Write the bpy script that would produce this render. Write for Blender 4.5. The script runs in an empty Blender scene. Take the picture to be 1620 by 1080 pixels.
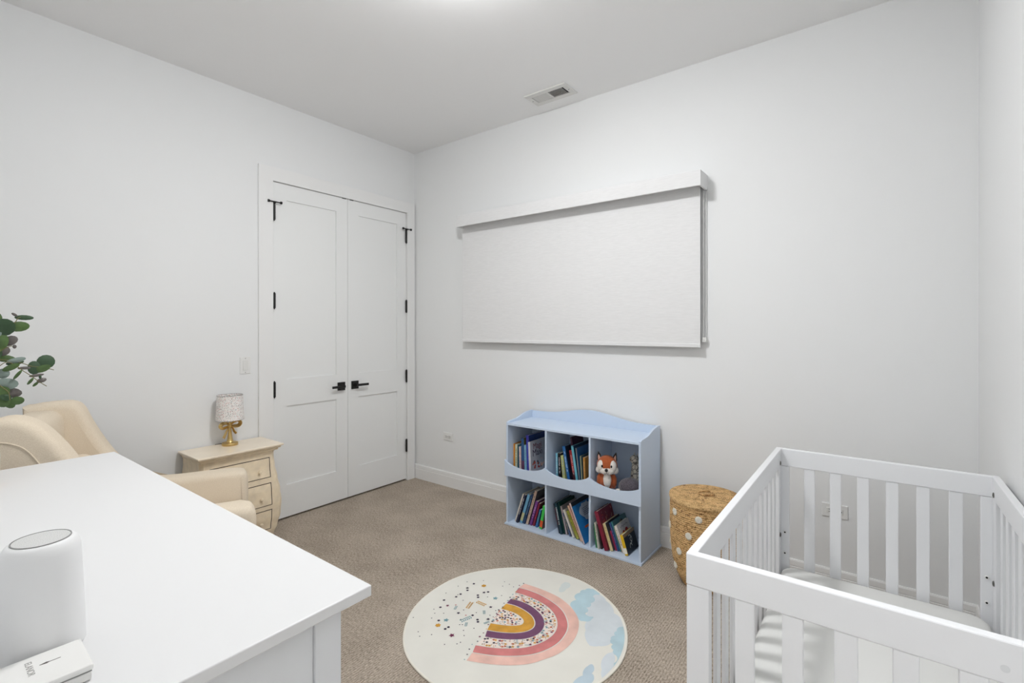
import bpy, bmesh, math, random
from math import sin, cos, pi, radians, sqrt, atan2
from mathutils import Vector, Matrix
random.seed(7)
SC = bpy.context.scene
COL = SC.collection

# ---------------------------------------------------------------- camera, world, exposure
W, D, H = 3.83, 3.04, 3.026            # room: x 0..W, y -D..0, z 0..H
cam_d = bpy.data.cameras.new('camera')
cam = bpy.data.objects.new('camera', cam_d); COL.objects.link(cam)
cam_d.sensor_width = 36.0
cam_d.lens = 765.26 / 1620 * 36
cam_d.shift_y = -21.64 / 1620
cam_d.clip_start = 0.02
cam.location = (3.469, -3.059, 1.406)
cam.rotation_euler = (radians(90 - 0.085), radians(0.042), radians(37.233))
SC.camera = cam

world = bpy.data.worlds.new('world'); SC.world = world
world.use_nodes = True
world.node_tree.nodes['Background'].inputs[0].default_value = (0.010, 0.013, 0.02, 1)
world.node_tree.nodes['Background'].inputs[1].default_value = 1.0

SC.view_settings.view_transform = 'Standard'
SC.view_settings.look = 'None'
SC.view_settings.exposure = 0.0
SC.view_settings.gamma = 1.0
SC.view_settings.use_curve_mapping = False

LAMP_XY = (2.12, -1.70)
LAMP_E = 120.0            # ceiling light diffuser
HALL_FILL_E = 98.0            # unseen hall lamp, added as fill

# ---------------------------------------------------------------- materials
def lin(c):
    c = c / 255.0
    return c / 12.92 if c <= 0.04045 else ((c + 0.055) / 1.055) ** 2.4
def rgb(r, g, b): return (lin(r), lin(g), lin(b), 1)
_m = {}
def mat(name, col, rough=0.6, metal=0.0, noise=0.0, nscale=8.0, bump=0.0, bscale=120.0, emit=0.0, sheen=0.0, spec=None, detail=4.0, bdist=0.01):
    if name in _m: return _m[name]
    m = bpy.data.materials.new(name); m.use_nodes = True
    nt = m.node_tree; b = nt.nodes['Principled BSDF']
    b.inputs['Base Color'].default_value = col
    b.inputs['Roughness'].default_value = rough
    b.inputs['Metallic'].default_value = metal
    if spec is not None: b.inputs['Specular IOR Level'].default_value = spec
    if sheen: b.inputs['Sheen Weight'].default_value = sheen
    if emit:
        b.inputs['Emission Color'].default_value = (0.985, 0.99, 1.0, 1)
        b.inputs['Emission Strength'].default_value = emit
    tc = nt.nodes.new('ShaderNodeTexCoord')
    if noise:
        n = nt.nodes.new('ShaderNodeTexNoise'); n.inputs['Scale'].default_value = nscale; n.inputs['Detail'].default_value = detail
        nt.links.new(tc.outputs['Object'], n.inputs['Vector'])
        r = nt.nodes.new('ShaderNodeValToRGB')
        r.color_ramp.elements[0].position = 0.3; r.color_ramp.elements[1].position = 0.7
        r.color_ramp.elements[0].color = tuple(max(0, c * (1 - noise)) for c in col[:3]) + (1,)
        r.color_ramp.elements[1].color = tuple(min(1, c * (1 + noise)) for c in col[:3]) + (1,)
        nt.links.new(n.outputs['Fac'], r.inputs['Fac']); nt.links.new(r.outputs['Color'], b.inputs['Base Color'])
    if bump:
        n2 = nt.nodes.new('ShaderNodeTexNoise'); n2.inputs['Scale'].default_value = bscale; n2.inputs['Detail'].default_value = 3
        nt.links.new(tc.outputs['Object'], n2.inputs['Vector'])
        bp = nt.nodes.new('ShaderNodeBump'); bp.inputs['Strength'].default_value = bump; bp.inputs['Distance'].default_value = bdist
        nt.links.new(n2.outputs['Fac'], bp.inputs['Height']); nt.links.new(bp.outputs['Normal'], b.inputs['Normal'])
    _m[name] = m
    return m

def carpet_material():
    m = bpy.data.materials.new('carpet_loops'); m.use_nodes = True
    nt = m.node_tree; N = nt.nodes; L = nt.links; b = N['Principled BSDF']
    b.inputs['Roughness'].default_value = 1.0; b.inputs['Specular IOR Level'].default_value = 0.1
    tc = N.new('ShaderNodeTexCoord')
    mp = N.new('ShaderNodeMapping'); mp.inputs['Scale'].default_value = (1.0, 0.33, 1.0)
    L.new(tc.outputs['Object'], mp.inputs['Vector'])
    n = N.new('ShaderNodeTexNoise'); n.inputs['Scale'].default_value = 210; n.inputs['Detail'].default_value = 5; n.inputs['Roughness'].default_value = 0.7
    L.new(mp.outputs['Vector'], n.inputs['Vector'])
    wv = N.new('ShaderNodeTexWave'); wv.wave_type = 'BANDS'; wv.bands_direction = 'X'
    wv.inputs['Scale'].default_value = 26; wv.inputs['Distortion'].default_value = 3.0; wv.inputs['Detail'].default_value = 3; wv.inputs['Detail Scale'].default_value = 6
    L.new(tc.outputs['Object'], wv.inputs['Vector'])
    big = N.new('ShaderNodeTexNoise'); big.inputs['Scale'].default_value = 3.5; big.inputs['Detail'].default_value = 4
    L.new(tc.outputs['Object'], big.inputs['Vector'])
    a1 = N.new('ShaderNodeMath'); a1.operation = 'MULTIPLY_ADD'; a1.inputs[1].default_value = 0.10
    L.new(wv.outputs['Fac'], a1.inputs[0]); L.new(n.outputs['Fac'], a1.inputs[2])
    a2 = N.new('ShaderNodeMath'); a2.operation = 'MULTIPLY_ADD'; a2.inputs[1].default_value = 0.20
    L.new(big.outputs['Fac'], a2.inputs[0]); L.new(a1.outputs[0], a2.inputs[2])
    r = N.new('ShaderNodeValToRGB')
    r.color_ramp.elements[0].position = 0.44; r.color_ramp.elements[0].color = rgb(110, 98, 86)
    r.color_ramp.elements[1].position = 0.88; r.color_ramp.elements[1].color = rgb(222, 209, 193)
    e = r.color_ramp.elements.new(0.65); e.color = rgb(179, 166, 151)
    L.new(a2.outputs[0], r.inputs['Fac']); L.new(r.outputs['Color'], b.inputs['Base Color'])
    bp = N.new('ShaderNodeBump'); bp.inputs['Strength'].default_value = 0.8; bp.inputs['Distance'].default_value = 0.006
    L.new(a1.outputs[0], bp.inputs['Height']); L.new(bp.outputs['Normal'], b.inputs['Normal'])
    return m

def weave_material(name, c1, c2, sx, sz, bump=0.5, rough=0.8, axis=(1, 1, 1)):
    m = bpy.data.materials.new(name); m.use_nodes = True
    nt = m.node_tree; N = nt.nodes; L = nt.links; b = N['Principled BSDF']
    b.inputs['Roughness'].default_value = rough
    tc = N.new('ShaderNodeTexCoord'); mp = N.new('ShaderNodeMapping'); mp.inputs['Scale'].default_value = axis
    L.new(tc.outputs['Object'], mp.inputs['Vector'])
    n = N.new('ShaderNodeTexNoise'); n.inputs['Scale'].default_value = sx; n.inputs['Detail'].default_value = 4
    L.new(mp.outputs['Vector'], n.inputs['Vector'])
    r = N.new('ShaderNodeValToRGB'); r.color_ramp.elements[0].position = 0.32; r.color_ramp.elements[1].position = 0.68
    r.color_ramp.elements[0].color = c1; r.color_ramp.elements[1].color = c2
    L.new(n.outputs['Fac'], r.inputs['Fac']); L.new(r.outputs['Color'], b.inputs['Base Color'])
    bp = N.new('ShaderNodeBump'); bp.inputs['Strength'].default_value = bump; bp.inputs['Distance'].default_value = sz
    L.new(n.outputs['Fac'], bp.inputs['Height']); L.new(bp.outputs['Normal'], b.inputs['Normal'])
    return m

M_wall = mat('wall_paint', rgb(240, 241, 241), 0.75, bump=0.03, bscale=220, spec=0.25)
M_ceil = mat('ceiling_paint', rgb(249, 249, 249), 0.85, spec=0.2)
M_trim = mat('white_trim_paint', rgb(242, 242, 241), 0.45)
M_door = mat('white_door_paint', rgb(242, 243, 242), 0.45)
M_black = mat('matte_black_metal', rgb(22, 21, 20), 0.4, spec=0.4)
M_gap = mat('dark_gap', rgb(20, 17, 14), 0.9)
M_carpet = carpet_material()
M_blind = weave_material('blind_fabric', rgb(229, 229, 229), rgb(236, 236, 236), 150, 0.0004, 0.15, 0.8, (0.15, 1, 2.2))
M_vinyl = mat('white_plastic', rgb(232, 232, 229), 0.35)
M_plate = mat('outlet_plastic', rgb(238, 238, 236), 0.3)
M_slot = mat('outlet_slot', rgb(60, 58, 55), 0.6)
M_blue = mat('pale_blue_paint', rgb(208, 223, 242), 0.4)
M_crib = mat('white_crib_paint', rgb(240, 241, 243), 0.32)
M_sheet = mat('crib_sheet', rgb(226, 226, 223), 0.9, bump=0.15, bscale=14, bdist=0.01)
M_steel = mat('steel_bolt', rgb(120, 118, 112), 0.35, 0.9)
M_dress = mat('white_lacquer', rgb(231, 231, 231), 0.28)
M_dress2 = mat('white_lacquer_body', rgb(236, 238, 240), 0.4)
M_linen = weave_material('oatmeal_linen', rgb(224, 208, 184), rgb(242, 229, 209), 420, 0.0008, 0.35, 0.95)
M_linenD = mat('linen_stitch', rgb(160, 138, 104), 0.95)
M_wood = mat('walnut_leg', rgb(96, 66, 44), 0.5)
M_cream = mat('cream_crackle_paint', rgb(246, 229, 200), 0.42, noise=0.07, nscale=26, bump=0.08, bscale=90, bdist=0.003)
M_creamtop = mat('cream_top_paint', rgb(250, 236, 214), 0.25, noise=0.03, nscale=12)
M_brown = mat('drawer_gap_brown', rgb(62, 44, 30), 0.7)
M_brass = mat('brushed_brass', rgb(206, 178, 120), 0.34, 1.0)
def seagrass_material(name, direction, scale):
    m = bpy.data.materials.new(name); m.use_nodes = True
    nt = m.node_tree; N = nt.nodes; L = nt.links; b = N['Principled BSDF']; b.inputs['Roughness'].default_value = 0.8
    tc = N.new('ShaderNodeTexCoord')
    wv = N.new('ShaderNodeTexWave'); wv.wave_type = 'BANDS' if direction == 'Z' else 'RINGS'
    if direction == 'Z': wv.bands_direction = 'Z'
    else: wv.rings_direction = 'Z'
    wv.inputs['Scale'].default_value = scale; wv.inputs['Distortion'].default_value = 7.0; wv.inputs['Detail'].default_value = 3; wv.inputs['Detail Scale'].default_value = 7
    L.new(tc.outputs['Object'], wv.inputs['Vector'])
    mp = N.new('ShaderNodeMapping'); mp.inputs['Scale'].default_value = (.5, .5, 2.0); L.new(tc.outputs['Object'], mp.inputs['Vector'])
    n = N.new('ShaderNodeTexNoise'); n.inputs['Scale'].default_value = 70; n.inputs['Detail'].default_value = 4; L.new(mp.outputs['Vector'], n.inputs['Vector'])
    a = N.new('ShaderNodeMath'); a.operation = 'MULTIPLY_ADD'; a.inputs[1].default_value = 0.55; L.new(wv.outputs['Fac'], a.inputs[0]); L.new(n.outputs['Fac'], a.inputs[2])
    r = N.new('ShaderNodeValToRGB'); e = r.color_ramp.elements
    e[0].position = 0.42; e[0].color = rgb(112, 72, 34); e[1].position = 0.95; e[1].color = rgb(246, 208, 150)
    k = e.new(0.62); k.color = rgb(204, 154, 92)
    L.new(a.outputs[0], r.inputs['Fac']); L.new(r.outputs['Color'], b.inputs['Base Color'])
    bp = N.new('ShaderNodeBump'); bp.inputs['Strength'].default_value = 0.8; bp.inputs['Distance'].default_value = 0.004
    L.new(a.outputs[0], bp.inputs['Height']); L.new(bp.outputs['Normal'], b.inputs['Normal'])
    return m
M_basket = seagrass_material('seagrass_weave', 'Z', 30)
M_basketlid = seagrass_material('seagrass_lid', 'R', 34)
M_yarn = mat('white_yarn', rgb(240, 236, 224), 0.95, bump=0.4, bscale=300, bdist=0.003)
M_light = mat('light_diffuser', rgb(255, 255, 255), 0.5, emit=LAMP_E)
M_hallfill = mat('hall_fill_diffuser', rgb(255, 255, 255), 0.5, emit=HALL_FILL_E)
M_vent = mat('vent_enamel', rgb(226, 225, 222), 0.5)
M_ventdark = mat('vent_dark_backing', rgb(58, 57, 55), 0.8)
M_gray = mat('ring_gray', rgb(140, 140, 138), 0.4)
M_speaker = mat('speaker_shell', rgb(238, 238, 238), 0.5)
M_mesh = mat('speaker_mesh', rgb(214, 214, 212), 0.7, bump=0.6, bscale=600, bdist=0.002)
M_box = mat('box_card', rgb(236, 235, 232), 0.45)
M_ink = mat('box_ink', rgb(96, 88, 84), 0.6)
M_inkl = mat('box_ink_light', rgb(168, 166, 162), 0.6)
M_pages = mat('book_pages', rgb(226, 218, 200), 0.8)

# ---------------------------------------------------------------- mesh helpers
class MB:
    def __init__(s): s.bm = bmesh.new(); s.flat = []
    def face(s, vs, mi=0):
        try:
            f = s.bm.faces.new(vs); f.material_index = mi; return f
        except ValueError: return None
    def box(s, x0, x1, y0, y1, z0, z1, mi=0, M=None):
        c = [(x, y, z) for x in (x0, x1) for y in (y0, y1) for z in (z0, z1)]
        v = [s.bm.verts.new(M @ Vector(p) if M else p) for p in c]
        for q in ((0, 1, 3, 2), (4, 6, 7, 5), (0, 4, 5, 1), (2, 3, 7, 6), (0, 2, 6, 4), (1, 5, 7, 3)):
            s.face([v[i] for i in q], mi)
        return v
    def rbox(s, x0, x1, y0, y1, z0, z1, r=0.01, seg=3, mi=0, M=None):
        b = bmesh.new()
        c = [(x, y, z) for x in (x0, x1) for y in (y0, y1) for z in (z0, z1)]
        v = [b.verts.new(p) for p in c]
        for q in ((0, 1, 3, 2), (4, 6, 7, 5), (0, 4, 5, 1), (2, 3, 7, 6), (0, 2, 6, 4), (1, 5, 7, 3)): b.faces.new([v[i] for i in q])
        bmesh.ops.bevel(b, geom=list(b.edges), offset=r, segments=seg, profile=0.5, affect='EDGES')
        s.merge(b, mi, M)
    def merge(s, b, mi=0, M=None):
        mp = {}
        for v in b.verts: mp[v] = s.bm.verts.new(M @ v.co if M else v.co)
        for f in b.faces:
            nf = s.face([mp[v] for v in f.verts], mi if mi is not None else f.material_index)
            if nf: nf.smooth = f.smooth
        b.free()
    def prism(s, pts, axis, a, b, mi=0, M=None, mi_cap=None):
        """polygon pts (u,v) extruded along axis from a to b. axis x:(y,z) y:(x,z) z:(x,y)"""
        def P(u, v, t):
            p = {'x': (t, u, v), 'y': (u, t, v), 'z': (u, v, t)}[axis]
            return M @ Vector(p) if M else p
        A = [s.bm.verts.new(P(u, v, a)) for u, v in pts]; B = [s.bm.verts.new(P(u, v, b)) for u, v in pts]
        n = len(pts)
        s.face(A, mi if mi_cap is None else mi_cap); s.face(B[::-1], mi if mi_cap is None else mi_cap)
        for i in range(n): s.face([A[i], A[(i + 1) % n], B[(i + 1) % n], B[i]], mi)
    def lathe(s, prof, cx=0, cy=0, n=32, mi=0, M=None, cap=True, sx=1, sy=1, mis=None):
        rings = []
        for r, z in prof:
            rings.append([s.bm.verts.new((M @ Vector((cx + r * sx * cos(2 * pi * i / n), cy + r * sy * sin(2 * pi * i / n), z))) if M else (cx + r * sx * cos(2 * pi * i / n), cy + r * sy * sin(2 * pi * i / n), z)) for i in range(n)])
        for k in range(len(rings) - 1):
            for i in range(n): s.face([rings[k][i], rings[k][(i + 1) % n], rings[k + 1][(i + 1) % n], rings[k + 1][i]], mis[k] if mis else mi)
        if cap:
            s.face(rings[0][::-1], mis[0] if mis else mi); s.face(rings[-1], mis[-1] if mis else mi)
    def tube(s, pts, r, n=8, mi=0, flat=None, cap=True):
        pts = [Vector(p) for p in pts]; rs = r if isinstance(r, (list, tuple)) else [r] * len(pts)
        rings = []; up = Vector((0, 0, 1))
        prevn = None
        for i, p in enumerate(pts):
            t = (pts[min(i + 1, len(pts) - 1)] - pts[max(i - 1, 0)]).normalized()
            a = prevn if prevn is not None else (Vector((1, 0, 0)) if abs(t.z) > 0.9 else up)
            nn = (a - t * a.dot(t)).normalized(); bb = t.cross(nn); prevn = nn
            fl = flat or 1.0
            rings.append([s.bm.verts.new(p + nn * cos(2 * pi * k / n) * rs[i] + bb * sin(2 * pi * k / n) * rs[i] * fl) for k in range(n)])
        for k in range(len(rings) - 1):
            for i in range(n): s.face([rings[k][i], rings[k][(i + 1) % n], rings[k + 1][(i + 1) % n], rings[k + 1][i]], mi)
        if cap: s.face(rings[0][::-1], mi); s.face(rings[-1], mi)
    def ball(s, c, r, mi=0, sub=2, M=None, jitter=0):
        b = bmesh.new(); bmesh.ops.create_icosphere(b, subdivisions=sub, radius=1.0)
        rr = r if isinstance(r, (list, tuple)) else (r, r, r)
        for v in b.verts:
            k = 1 + (random.uniform(-jitter, jitter) if jitter else 0)
            v.co = Vector((v.co.x * rr[0] * k, v.co.y * rr[1] * k, v.co.z * rr[2] * k))
            if M: v.co = M @ v.co
            v.co += Vector(c)
        s.merge(b, mi)
    def poly(s, pts3, mi=0): return s.face([s.bm.verts.new(p) for p in pts3], mi)
    def build(s, name, mats, parent=None, smooth=False, bevel=0, bseg=2, sub=0, loc=None, angle=35):
        if loc is not None:
            bmesh.ops.translate(s.bm, verts=s.bm.verts, vec=-Vector(loc))
        bmesh.ops.recalc_face_normals(s.bm, faces=s.bm.faces)
        me = bpy.data.meshes.new(name)
        if smooth:
            for f in s.bm.faces: f.smooth = True
            for f in s.flat: f.smooth = False
        s.bm.to_mesh(me); s.bm.free()
        for m in (mats if isinstance(mats, (list, tuple)) else [mats]): me.materials.append(m)
        if smooth and not sub:
            try: me.set_sharp_from_angle(angle=radians(angle))
            except Exception: pass
        o = bpy.data.objects.new(name, me); COL.objects.link(o)
        if parent is not None: o.parent = parent
        if bevel:
            md = o.modifiers.new('bevel', 'BEVEL'); md.width = bevel; md.segments = bseg; md.limit_method = 'ANGLE'; md.angle_limit = radians(40)
        if sub:
            md = o.modifiers.new('sub', 'SUBSURF'); md.levels = sub; md.render_levels = sub
        return o

def tag(o, label=None, cat=None, group=None, kind=None):
    if label: o['label'] = label
    if cat: o['category'] = cat
    if group: o['group'] = group
    if kind: o['kind'] = kind
    return o
def thing(name, label, cat, loc=(0, 0, 0), rot=(0, 0, 0), group=None):
    o = bpy.data.objects.new(name, None); COL.objects.link(o); o.location = loc; o.rotation_euler = rot
    o.empty_display_size = 0.05
    return tag(o, label, cat, group)
def struct(o): o['kind'] = 'structure'; return o
def text_mesh(name, body, size, mats, parent, M, extrude=0.0004, font_scale=(1, 1)):
    cu = bpy.data.curves.new(name, 'FONT'); cu.body = body; cu.size = size; cu.extrude = extrude; cu.align_x = 'CENTER'; cu.align_y = 'CENTER'
    tmp = bpy.data.objects.new(name + '_tmp', cu); COL.objects.link(tmp)
    bpy.context.view_layer.update()
    dg = bpy.context.evaluated_depsgraph_get()
    me = bpy.data.meshes.new_from_object(tmp.evaluated_get(dg)); COL.objects.unlink(tmp); bpy.data.objects.remove(tmp)
    for v in me.vertices: v.co = M @ Vector((v.co.x * font_scale[0], v.co.y * font_scale[1], v.co.z))
    me.name = name; me.materials.clear(); me.materials.append(mats)
    o = bpy.data.objects.new(name, me); COL.objects.link(o); o.parent = parent
    return o
def catmull(pts, n=6, closed=False):
    out = []; N = len(pts)
    rng = range(N if closed else N - 1)
    for i in rng:
        g = lambda k: pts[k % N] if closed else pts[min(max(k, 0), N - 1)]
        p0, p1, p2, p3 = g(i - 1), g(i), g(i + 1), g(i + 2)
        for j in range(n):
            t = j / n
            out.append(tuple(0.5 * ((2 * p1[d]) + (-p0[d] + p2[d]) * t + (2 * p0[d] - 5 * p1[d] + 4 * p2[d] - p3[d]) * t * t + (-p0[d] + 3 * p1[d] - 3 * p2[d] + p3[d]) * t ** 3) for d in range(len(p1))))
    if not closed: out.append(tuple(pts[-1]))
    return out
def resample(pts, n):
    L = [0]
    for a, b in zip(pts, pts[1:]): L.append(L[-1] + math.dist(a, b))
    out = []; k = 0
    for i in range(n):
        t = L[-1] * i / (n - 1)
        while k < len(L) - 2 and L[k + 1] < t: k += 1
        u = (t - L[k]) / max(1e-9, L[k + 1] - L[k])
        out.append(tuple(a + (b - a) * u for a, b in zip(pts[k], pts[k + 1])))
    return out

# ---------------------------------------------------------------- room shell
CAS_T = 0.018
m = MB(); m.box(-0.5, W + 0.2, -D - 1.9, 0.12, -0.1, 0.0); struct(m.build('floor', M_carpet))
m = MB(); m.box(-0.12, W + 0.12, -D - 1.9, 0.12, H, H + 0.1); struct(m.build('ceiling', M_ceil))
DY0, DY1, DZT = -1.345, -0.094, 2.463      # closet opening
m = MB(); m.box(-0.12, 0, -D, DY0, 0, H); m.box(-0.12, 0, DY1, 0.0, 0, H); m.box(-0.12, 0, DY0, DY1, DZT, H)
struct(m.build('wall_left', M_wall))
m = MB(); m.box(-0.14, -0.125, -1.5, 0, 0, 2.6); struct(m.build('closet_dark_sheet', M_gap))  # thin sheet behind the doors, closet darkness painted into its colour
WX0, WX1, WZ0, WZ1 = 0.80, 2.46, 1.38, 2.20
m = MB(); m.box(-0.12, WX0, 0, 0.12, 0, H); m.box(WX1, W + 0.12, 0, 0.12, 0, H); m.box(WX0, WX1, 0, 0.12, 0, WZ0); m.box(WX0, WX1, 0, 0.12, WZ1, H)
struct(m.build('wall_back', M_wall))
m = MB(); m.box(W, W + 0.12, -D - 1.9, 0, 0, H); struct(m.build('wall_right', M_wall))
EX0, EX1, EZ = 2.93, 3.80, 2.45              # entry opening the camera stands in
m = MB(); m.box(-0.12, EX0, -D - 0.12, -D, 0, H); m.box(EX1, W, -D - 0.12, -D, 0, H); m.box(EX0, EX1, -D - 0.12, -D, EZ, H)
struct(m.build('wall_front', M_wall))
m = MB(); m.box(2.2, W, -D - 1.5, -D - 1.4, 0, H); struct(m.build('wall_hall', M_wall))
m = MB(); m.box(2.1, 2.2, -D - 1.5, -D - 0.12, 0, H); struct(m.build('wall_hall_side', M_wall))

# window behind the blind
w1 = MB()
for a in ((WX0, WX1, WZ0, WZ0 + 0.05), (WX0, WX1, WZ1 - 0.05, WZ1), (WX0, WX0 + 0.05, WZ0 + 0.05, WZ1 - 0.05), (WX1 - 0.05, WX1, WZ0 + 0.05, WZ1 - 0.05), (1.605, 1.655, WZ0 + 0.05, WZ1 - 0.05)):
    w1.box(a[0], a[1], 0.06, 0.10, a[2], a[3])
win = struct(w1.build('window_1', M_vinyl))
g = MB(); g.box(WX0 + 0.05, WX1 - 0.05, 0.078, 0.082, WZ0 + 0.05, WZ1 - 0.05)
mg = mat('window_glass', (0.9, 0.95, 0.95, 1), 0.02); mg.node_tree.nodes['Principled BSDF'].inputs['Transmission Weight'].default_value = 1.0
gl = g.build('glass_pane', mg, win)

# baseboards
def base_prof(t=0.013, h=0.13): return [(0, 0), (t, 0), (t, h * 0.70), (t - 0.003, h * 0.715), (t - 0.003, h * 0.735), (t - 0.001, h * 0.75), (t - 0.003, h - 0.008), (t - 0.007, h), (0, h)]
m = MB(); m.prism([(-u, v) for u, v in base_prof()], 'x', 0.0, W); struct(m.build('baseboard_back', M_trim))
m = MB(); m.prism([(W - u, v) for u, v in base_prof()], 'y', -D, -0.013); struct(m.build('baseboard_right', M_trim))
m = MB(); m.prism(base_prof(), 'y', -D, -1.438); struct(m.build('baseboard_left', M_trim))
m = MB(); m.prism([(-D + u, v) for u, v in base_prof()], 'x', 0.013, EX0 - 0.09); struct(m.build('baseboard_front', M_trim))

# closet door casing (flat stock) and jamb
CY0, CY1, CZ = -1.438, -0.018, 2.552
m = MB()
m.prism([(CY0, 0), (DY0 + 0.008, 0), (DY0 + 0.008, DZT - 0.008), (DY1 - 0.008, DZT - 0.008), (DY1 - 0.008, 0), (CY1, 0), (CY1, CZ), (CY0, CZ)], 'x', 0.0, CAS_T)
struct(m.build('trim_1', M_trim, bevel=0.0015))
m = MB()
m.box(-0.12, 0, DY0, DY0 + 0.008, 0, DZT); m.box(-0.12, 0, DY1 - 0.008, DY1, 0, DZT); m.box(-0.12, 0, DY0 + .008, DY1 - .008, DZT - 0.008, DZT)
struct(m.build('trim_2', M_trim))
# entry casing on the room side
m = MB(); m.box(EX0 - 0.09, EX0, -D, -D + 0.004, 0, EZ + 0.09)
struct(m.build('trim_3', M_trim))

# closet doors: two leaves, two recessed panels each
def door_leaf(name, y0, y1, hinge_left):
    z0, z1 = 0.014, 2.452; x1 = 0.0; x0 = -0.035; rec = 0.010
    st = 0.103
    mb = MB()
    py0, py1 = y0 + st, y1 - st
    for a in ((y0, py0, z0, z1), (py1, y1, z0, z1), (py0, py1, 2.336, z1), (py0, py1, 0.828, 1.026), (py0, py1, z0, 0.249)):
        mb.box(x0, x1, a[0], a[1], a[2], a[3])
    for z in ((0.249, 0.828), (1.026, 2.336)): mb.box(x0 + 0.004, x1 - rec, py0, py1, z[0], z[1])
    d = struct(mb.build(name, M_door))
    hy = (y0 + 0.0065) if hinge_left else (y1 - 0.0065)
    for i, hz in enumerate((2.232, 1.597, 0.958, 0.322)):
        hb = MB()
        hb.lathe([(0.0088, hz - 0.054), (0.0088, hz + 0.054)], 0.012, hy, 12)
        for k in (-0.034, 0.0, 0.034): hb.lathe([(0.0094, hz + k - 0.0012), (0.0094, hz + k + 0.0012)], 0.012, hy, 12)
        hb.lathe([(0.0045, hz + 0.054), (0.0055, hz + 0.058), (0.002, hz + 0.062)], 0.012, hy, 10)
        hb.lathe([(0.002, hz - 0.062), (0.0055, hz - 0.058), (0.0045, hz - 0.054)], 0.012, hy, 10)
        hb.build('hinge', M_black, d, smooth=True)
    sb = MB(); sz = 2.300
    sb.lathe([(0.0095, sz - 0.008), (0.0095, sz + 0.006)], 0.012, hy, 12)
    s_ = 1 if hinge_left else -1
    sb.tube([(0.024, hy - 0.044, sz + 0.004), (0.024, hy + 0.044, sz + 0.004)], 0.0045, 8); sb.tube([(0.010, hy, sz - 0.004), (0.026, hy, sz + 0.002)], 0.008, 10)
    sb.tube([(0.024, hy - 0.050, sz + 0.004), (0.024, hy - 0.040, sz + 0.004)], 0.010, 10)
    sb.tube([(0.024, hy + 0.050, sz + 0.004), (0.024, hy + 0.040, sz + 0.004)], 0.010, 10)
    sb.build('door_stop', M_black, d, smooth=True)
    # square rose + flat lever
    ry = (y1 - 0.061) if hinge_left else (y0 + 0.063); rz = 0.929
    hd = MB(); hd.box(0.0, 0.009, ry - 0.033, ry + 0.033, rz - 0.033, rz + 0.033)
    hd.lathe([(0.012, 0.009), (0.012, 0.045)], 0, 0, 16, M=Matrix.Translation((0, ry, rz)) @ Matrix.Rotation(radians(90), 4, 'Y'))
    e = -0.105 if hinge_left else 0.105
    ya, yb = sorted((ry - (0.011 if e > 0 else -0.011), ry + e))
    hd.box(0.040, 0.050, ya, yb, rz - 0.009, rz + 0.010)
    hd.build('lever_handle', M_black, d, bevel=0.0012)
    return d
door_leaf('door_1', DY0 + 0.011, -0.7195, True)
door_leaf('door_2', -0.7165, DY1 - 0.011, False)
m = MB(); m.box(0.0005, 0.004, -0.77, -0.735, DZT - 0.013, DZT - 0.008); m.box(0.0005, 0.004, -0.70, -0.665, DZT - 0.013, DZT - 0.008)
struct(m.build('trim_4', M_black))

# ---------------------------------------------------------------- ceiling light, added hall fill light, vent, plates
lx, ly = LAMP_XY
t = thing('ceiling_light', 'round white flush ceiling light glowing above the middle of the room', 'light', (lx, ly, H))
m = MB(); m.lathe([(0.165, 0.0), (0.165, -0.022), (0.15, -0.026)][::-1], 0, 0, 48); m.build('rim', M_vinyl, t, smooth=True)
m = MB(); m.lathe([(0.158, -0.026), (0.159, -0.032), (0.158, -0.058), (0.150, -0.070), (0.13, -0.077), (0.004, -0.082)][::-1], 0, 0, 48); m.build('diffuser', M_light, t, smooth=True)
t = thing('hall_fill_light', 'added round fill light on the unseen hall ceiling beyond the doorway', 'light', (3.1, -D - 0.75, H))  # unseen hall lamp, added so the doorway fills the near crib rail
m = MB(); m.lathe([(0.165, 0.0), (0.165, -0.022), (0.15, -0.026)][::-1], 0, 0, 32); m.build('rim', M_vinyl, t, smooth=True)
m = MB(); m.lathe([(0.148, -0.026), (0.143, -0.048), (0.09, -0.078), (0.004, -0.085)][::-1], 0, 0, 32); m.build('diffuser', M_hallfill, t, smooth=True)

t = thing('ceiling_vent', 'white metal air register with slatted grille in the ceiling above the window blind', 'vent', (1.645, -0.215, H))
m = MB()
hx, hy = 0.165, 0.088; ix, iy = 0.127, 0.047
for a in ((-hx, hx, -hy, -iy), (-hx, hx, iy, hy), (-hx, -ix, -iy, iy), (ix, hx, -iy, iy)): m.box(a[0], a[1], a[2], a[3], -0.010, 0)
m.box(-0.006, 0.006, -iy, iy, -0.010, -0.002)
m.build('frame', M_vent, t, bevel=0.003)
m = MB(); m.box(-ix, ix, -iy, iy, -0.0015, -0.0005); m.build('dark_backing', M_ventdark, t)  # flat dark sheet, shade behind the louvers painted into its colour
for sgn, x0, x1 in ((1, -ix + 0.004, -0.008), (-1, 0.010, ix - 0.012)):
    m = MB(); n = 11
    for i in range(n):
        x = x0 + (x1 - x0) * (i + 0.5) / n
        Mx = Matrix.Translation((x, 0, -0.006)) @ Matrix.Rotation(radians(-32 * sgn), 4, 'Y')
        m.box(-0.0046, 0.0046, -iy, iy, -0.0004, 0.0004, M=Mx)
    m.build('louver_bank', M_vent, t)
for sx in (-hx + 0.018, hx - 0.018):
    m = MB(); m.lathe([(0.004, -0.012), (0.004, -0.009)], sx, 0, 10); m.build('screw', M_gray, t)

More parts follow.
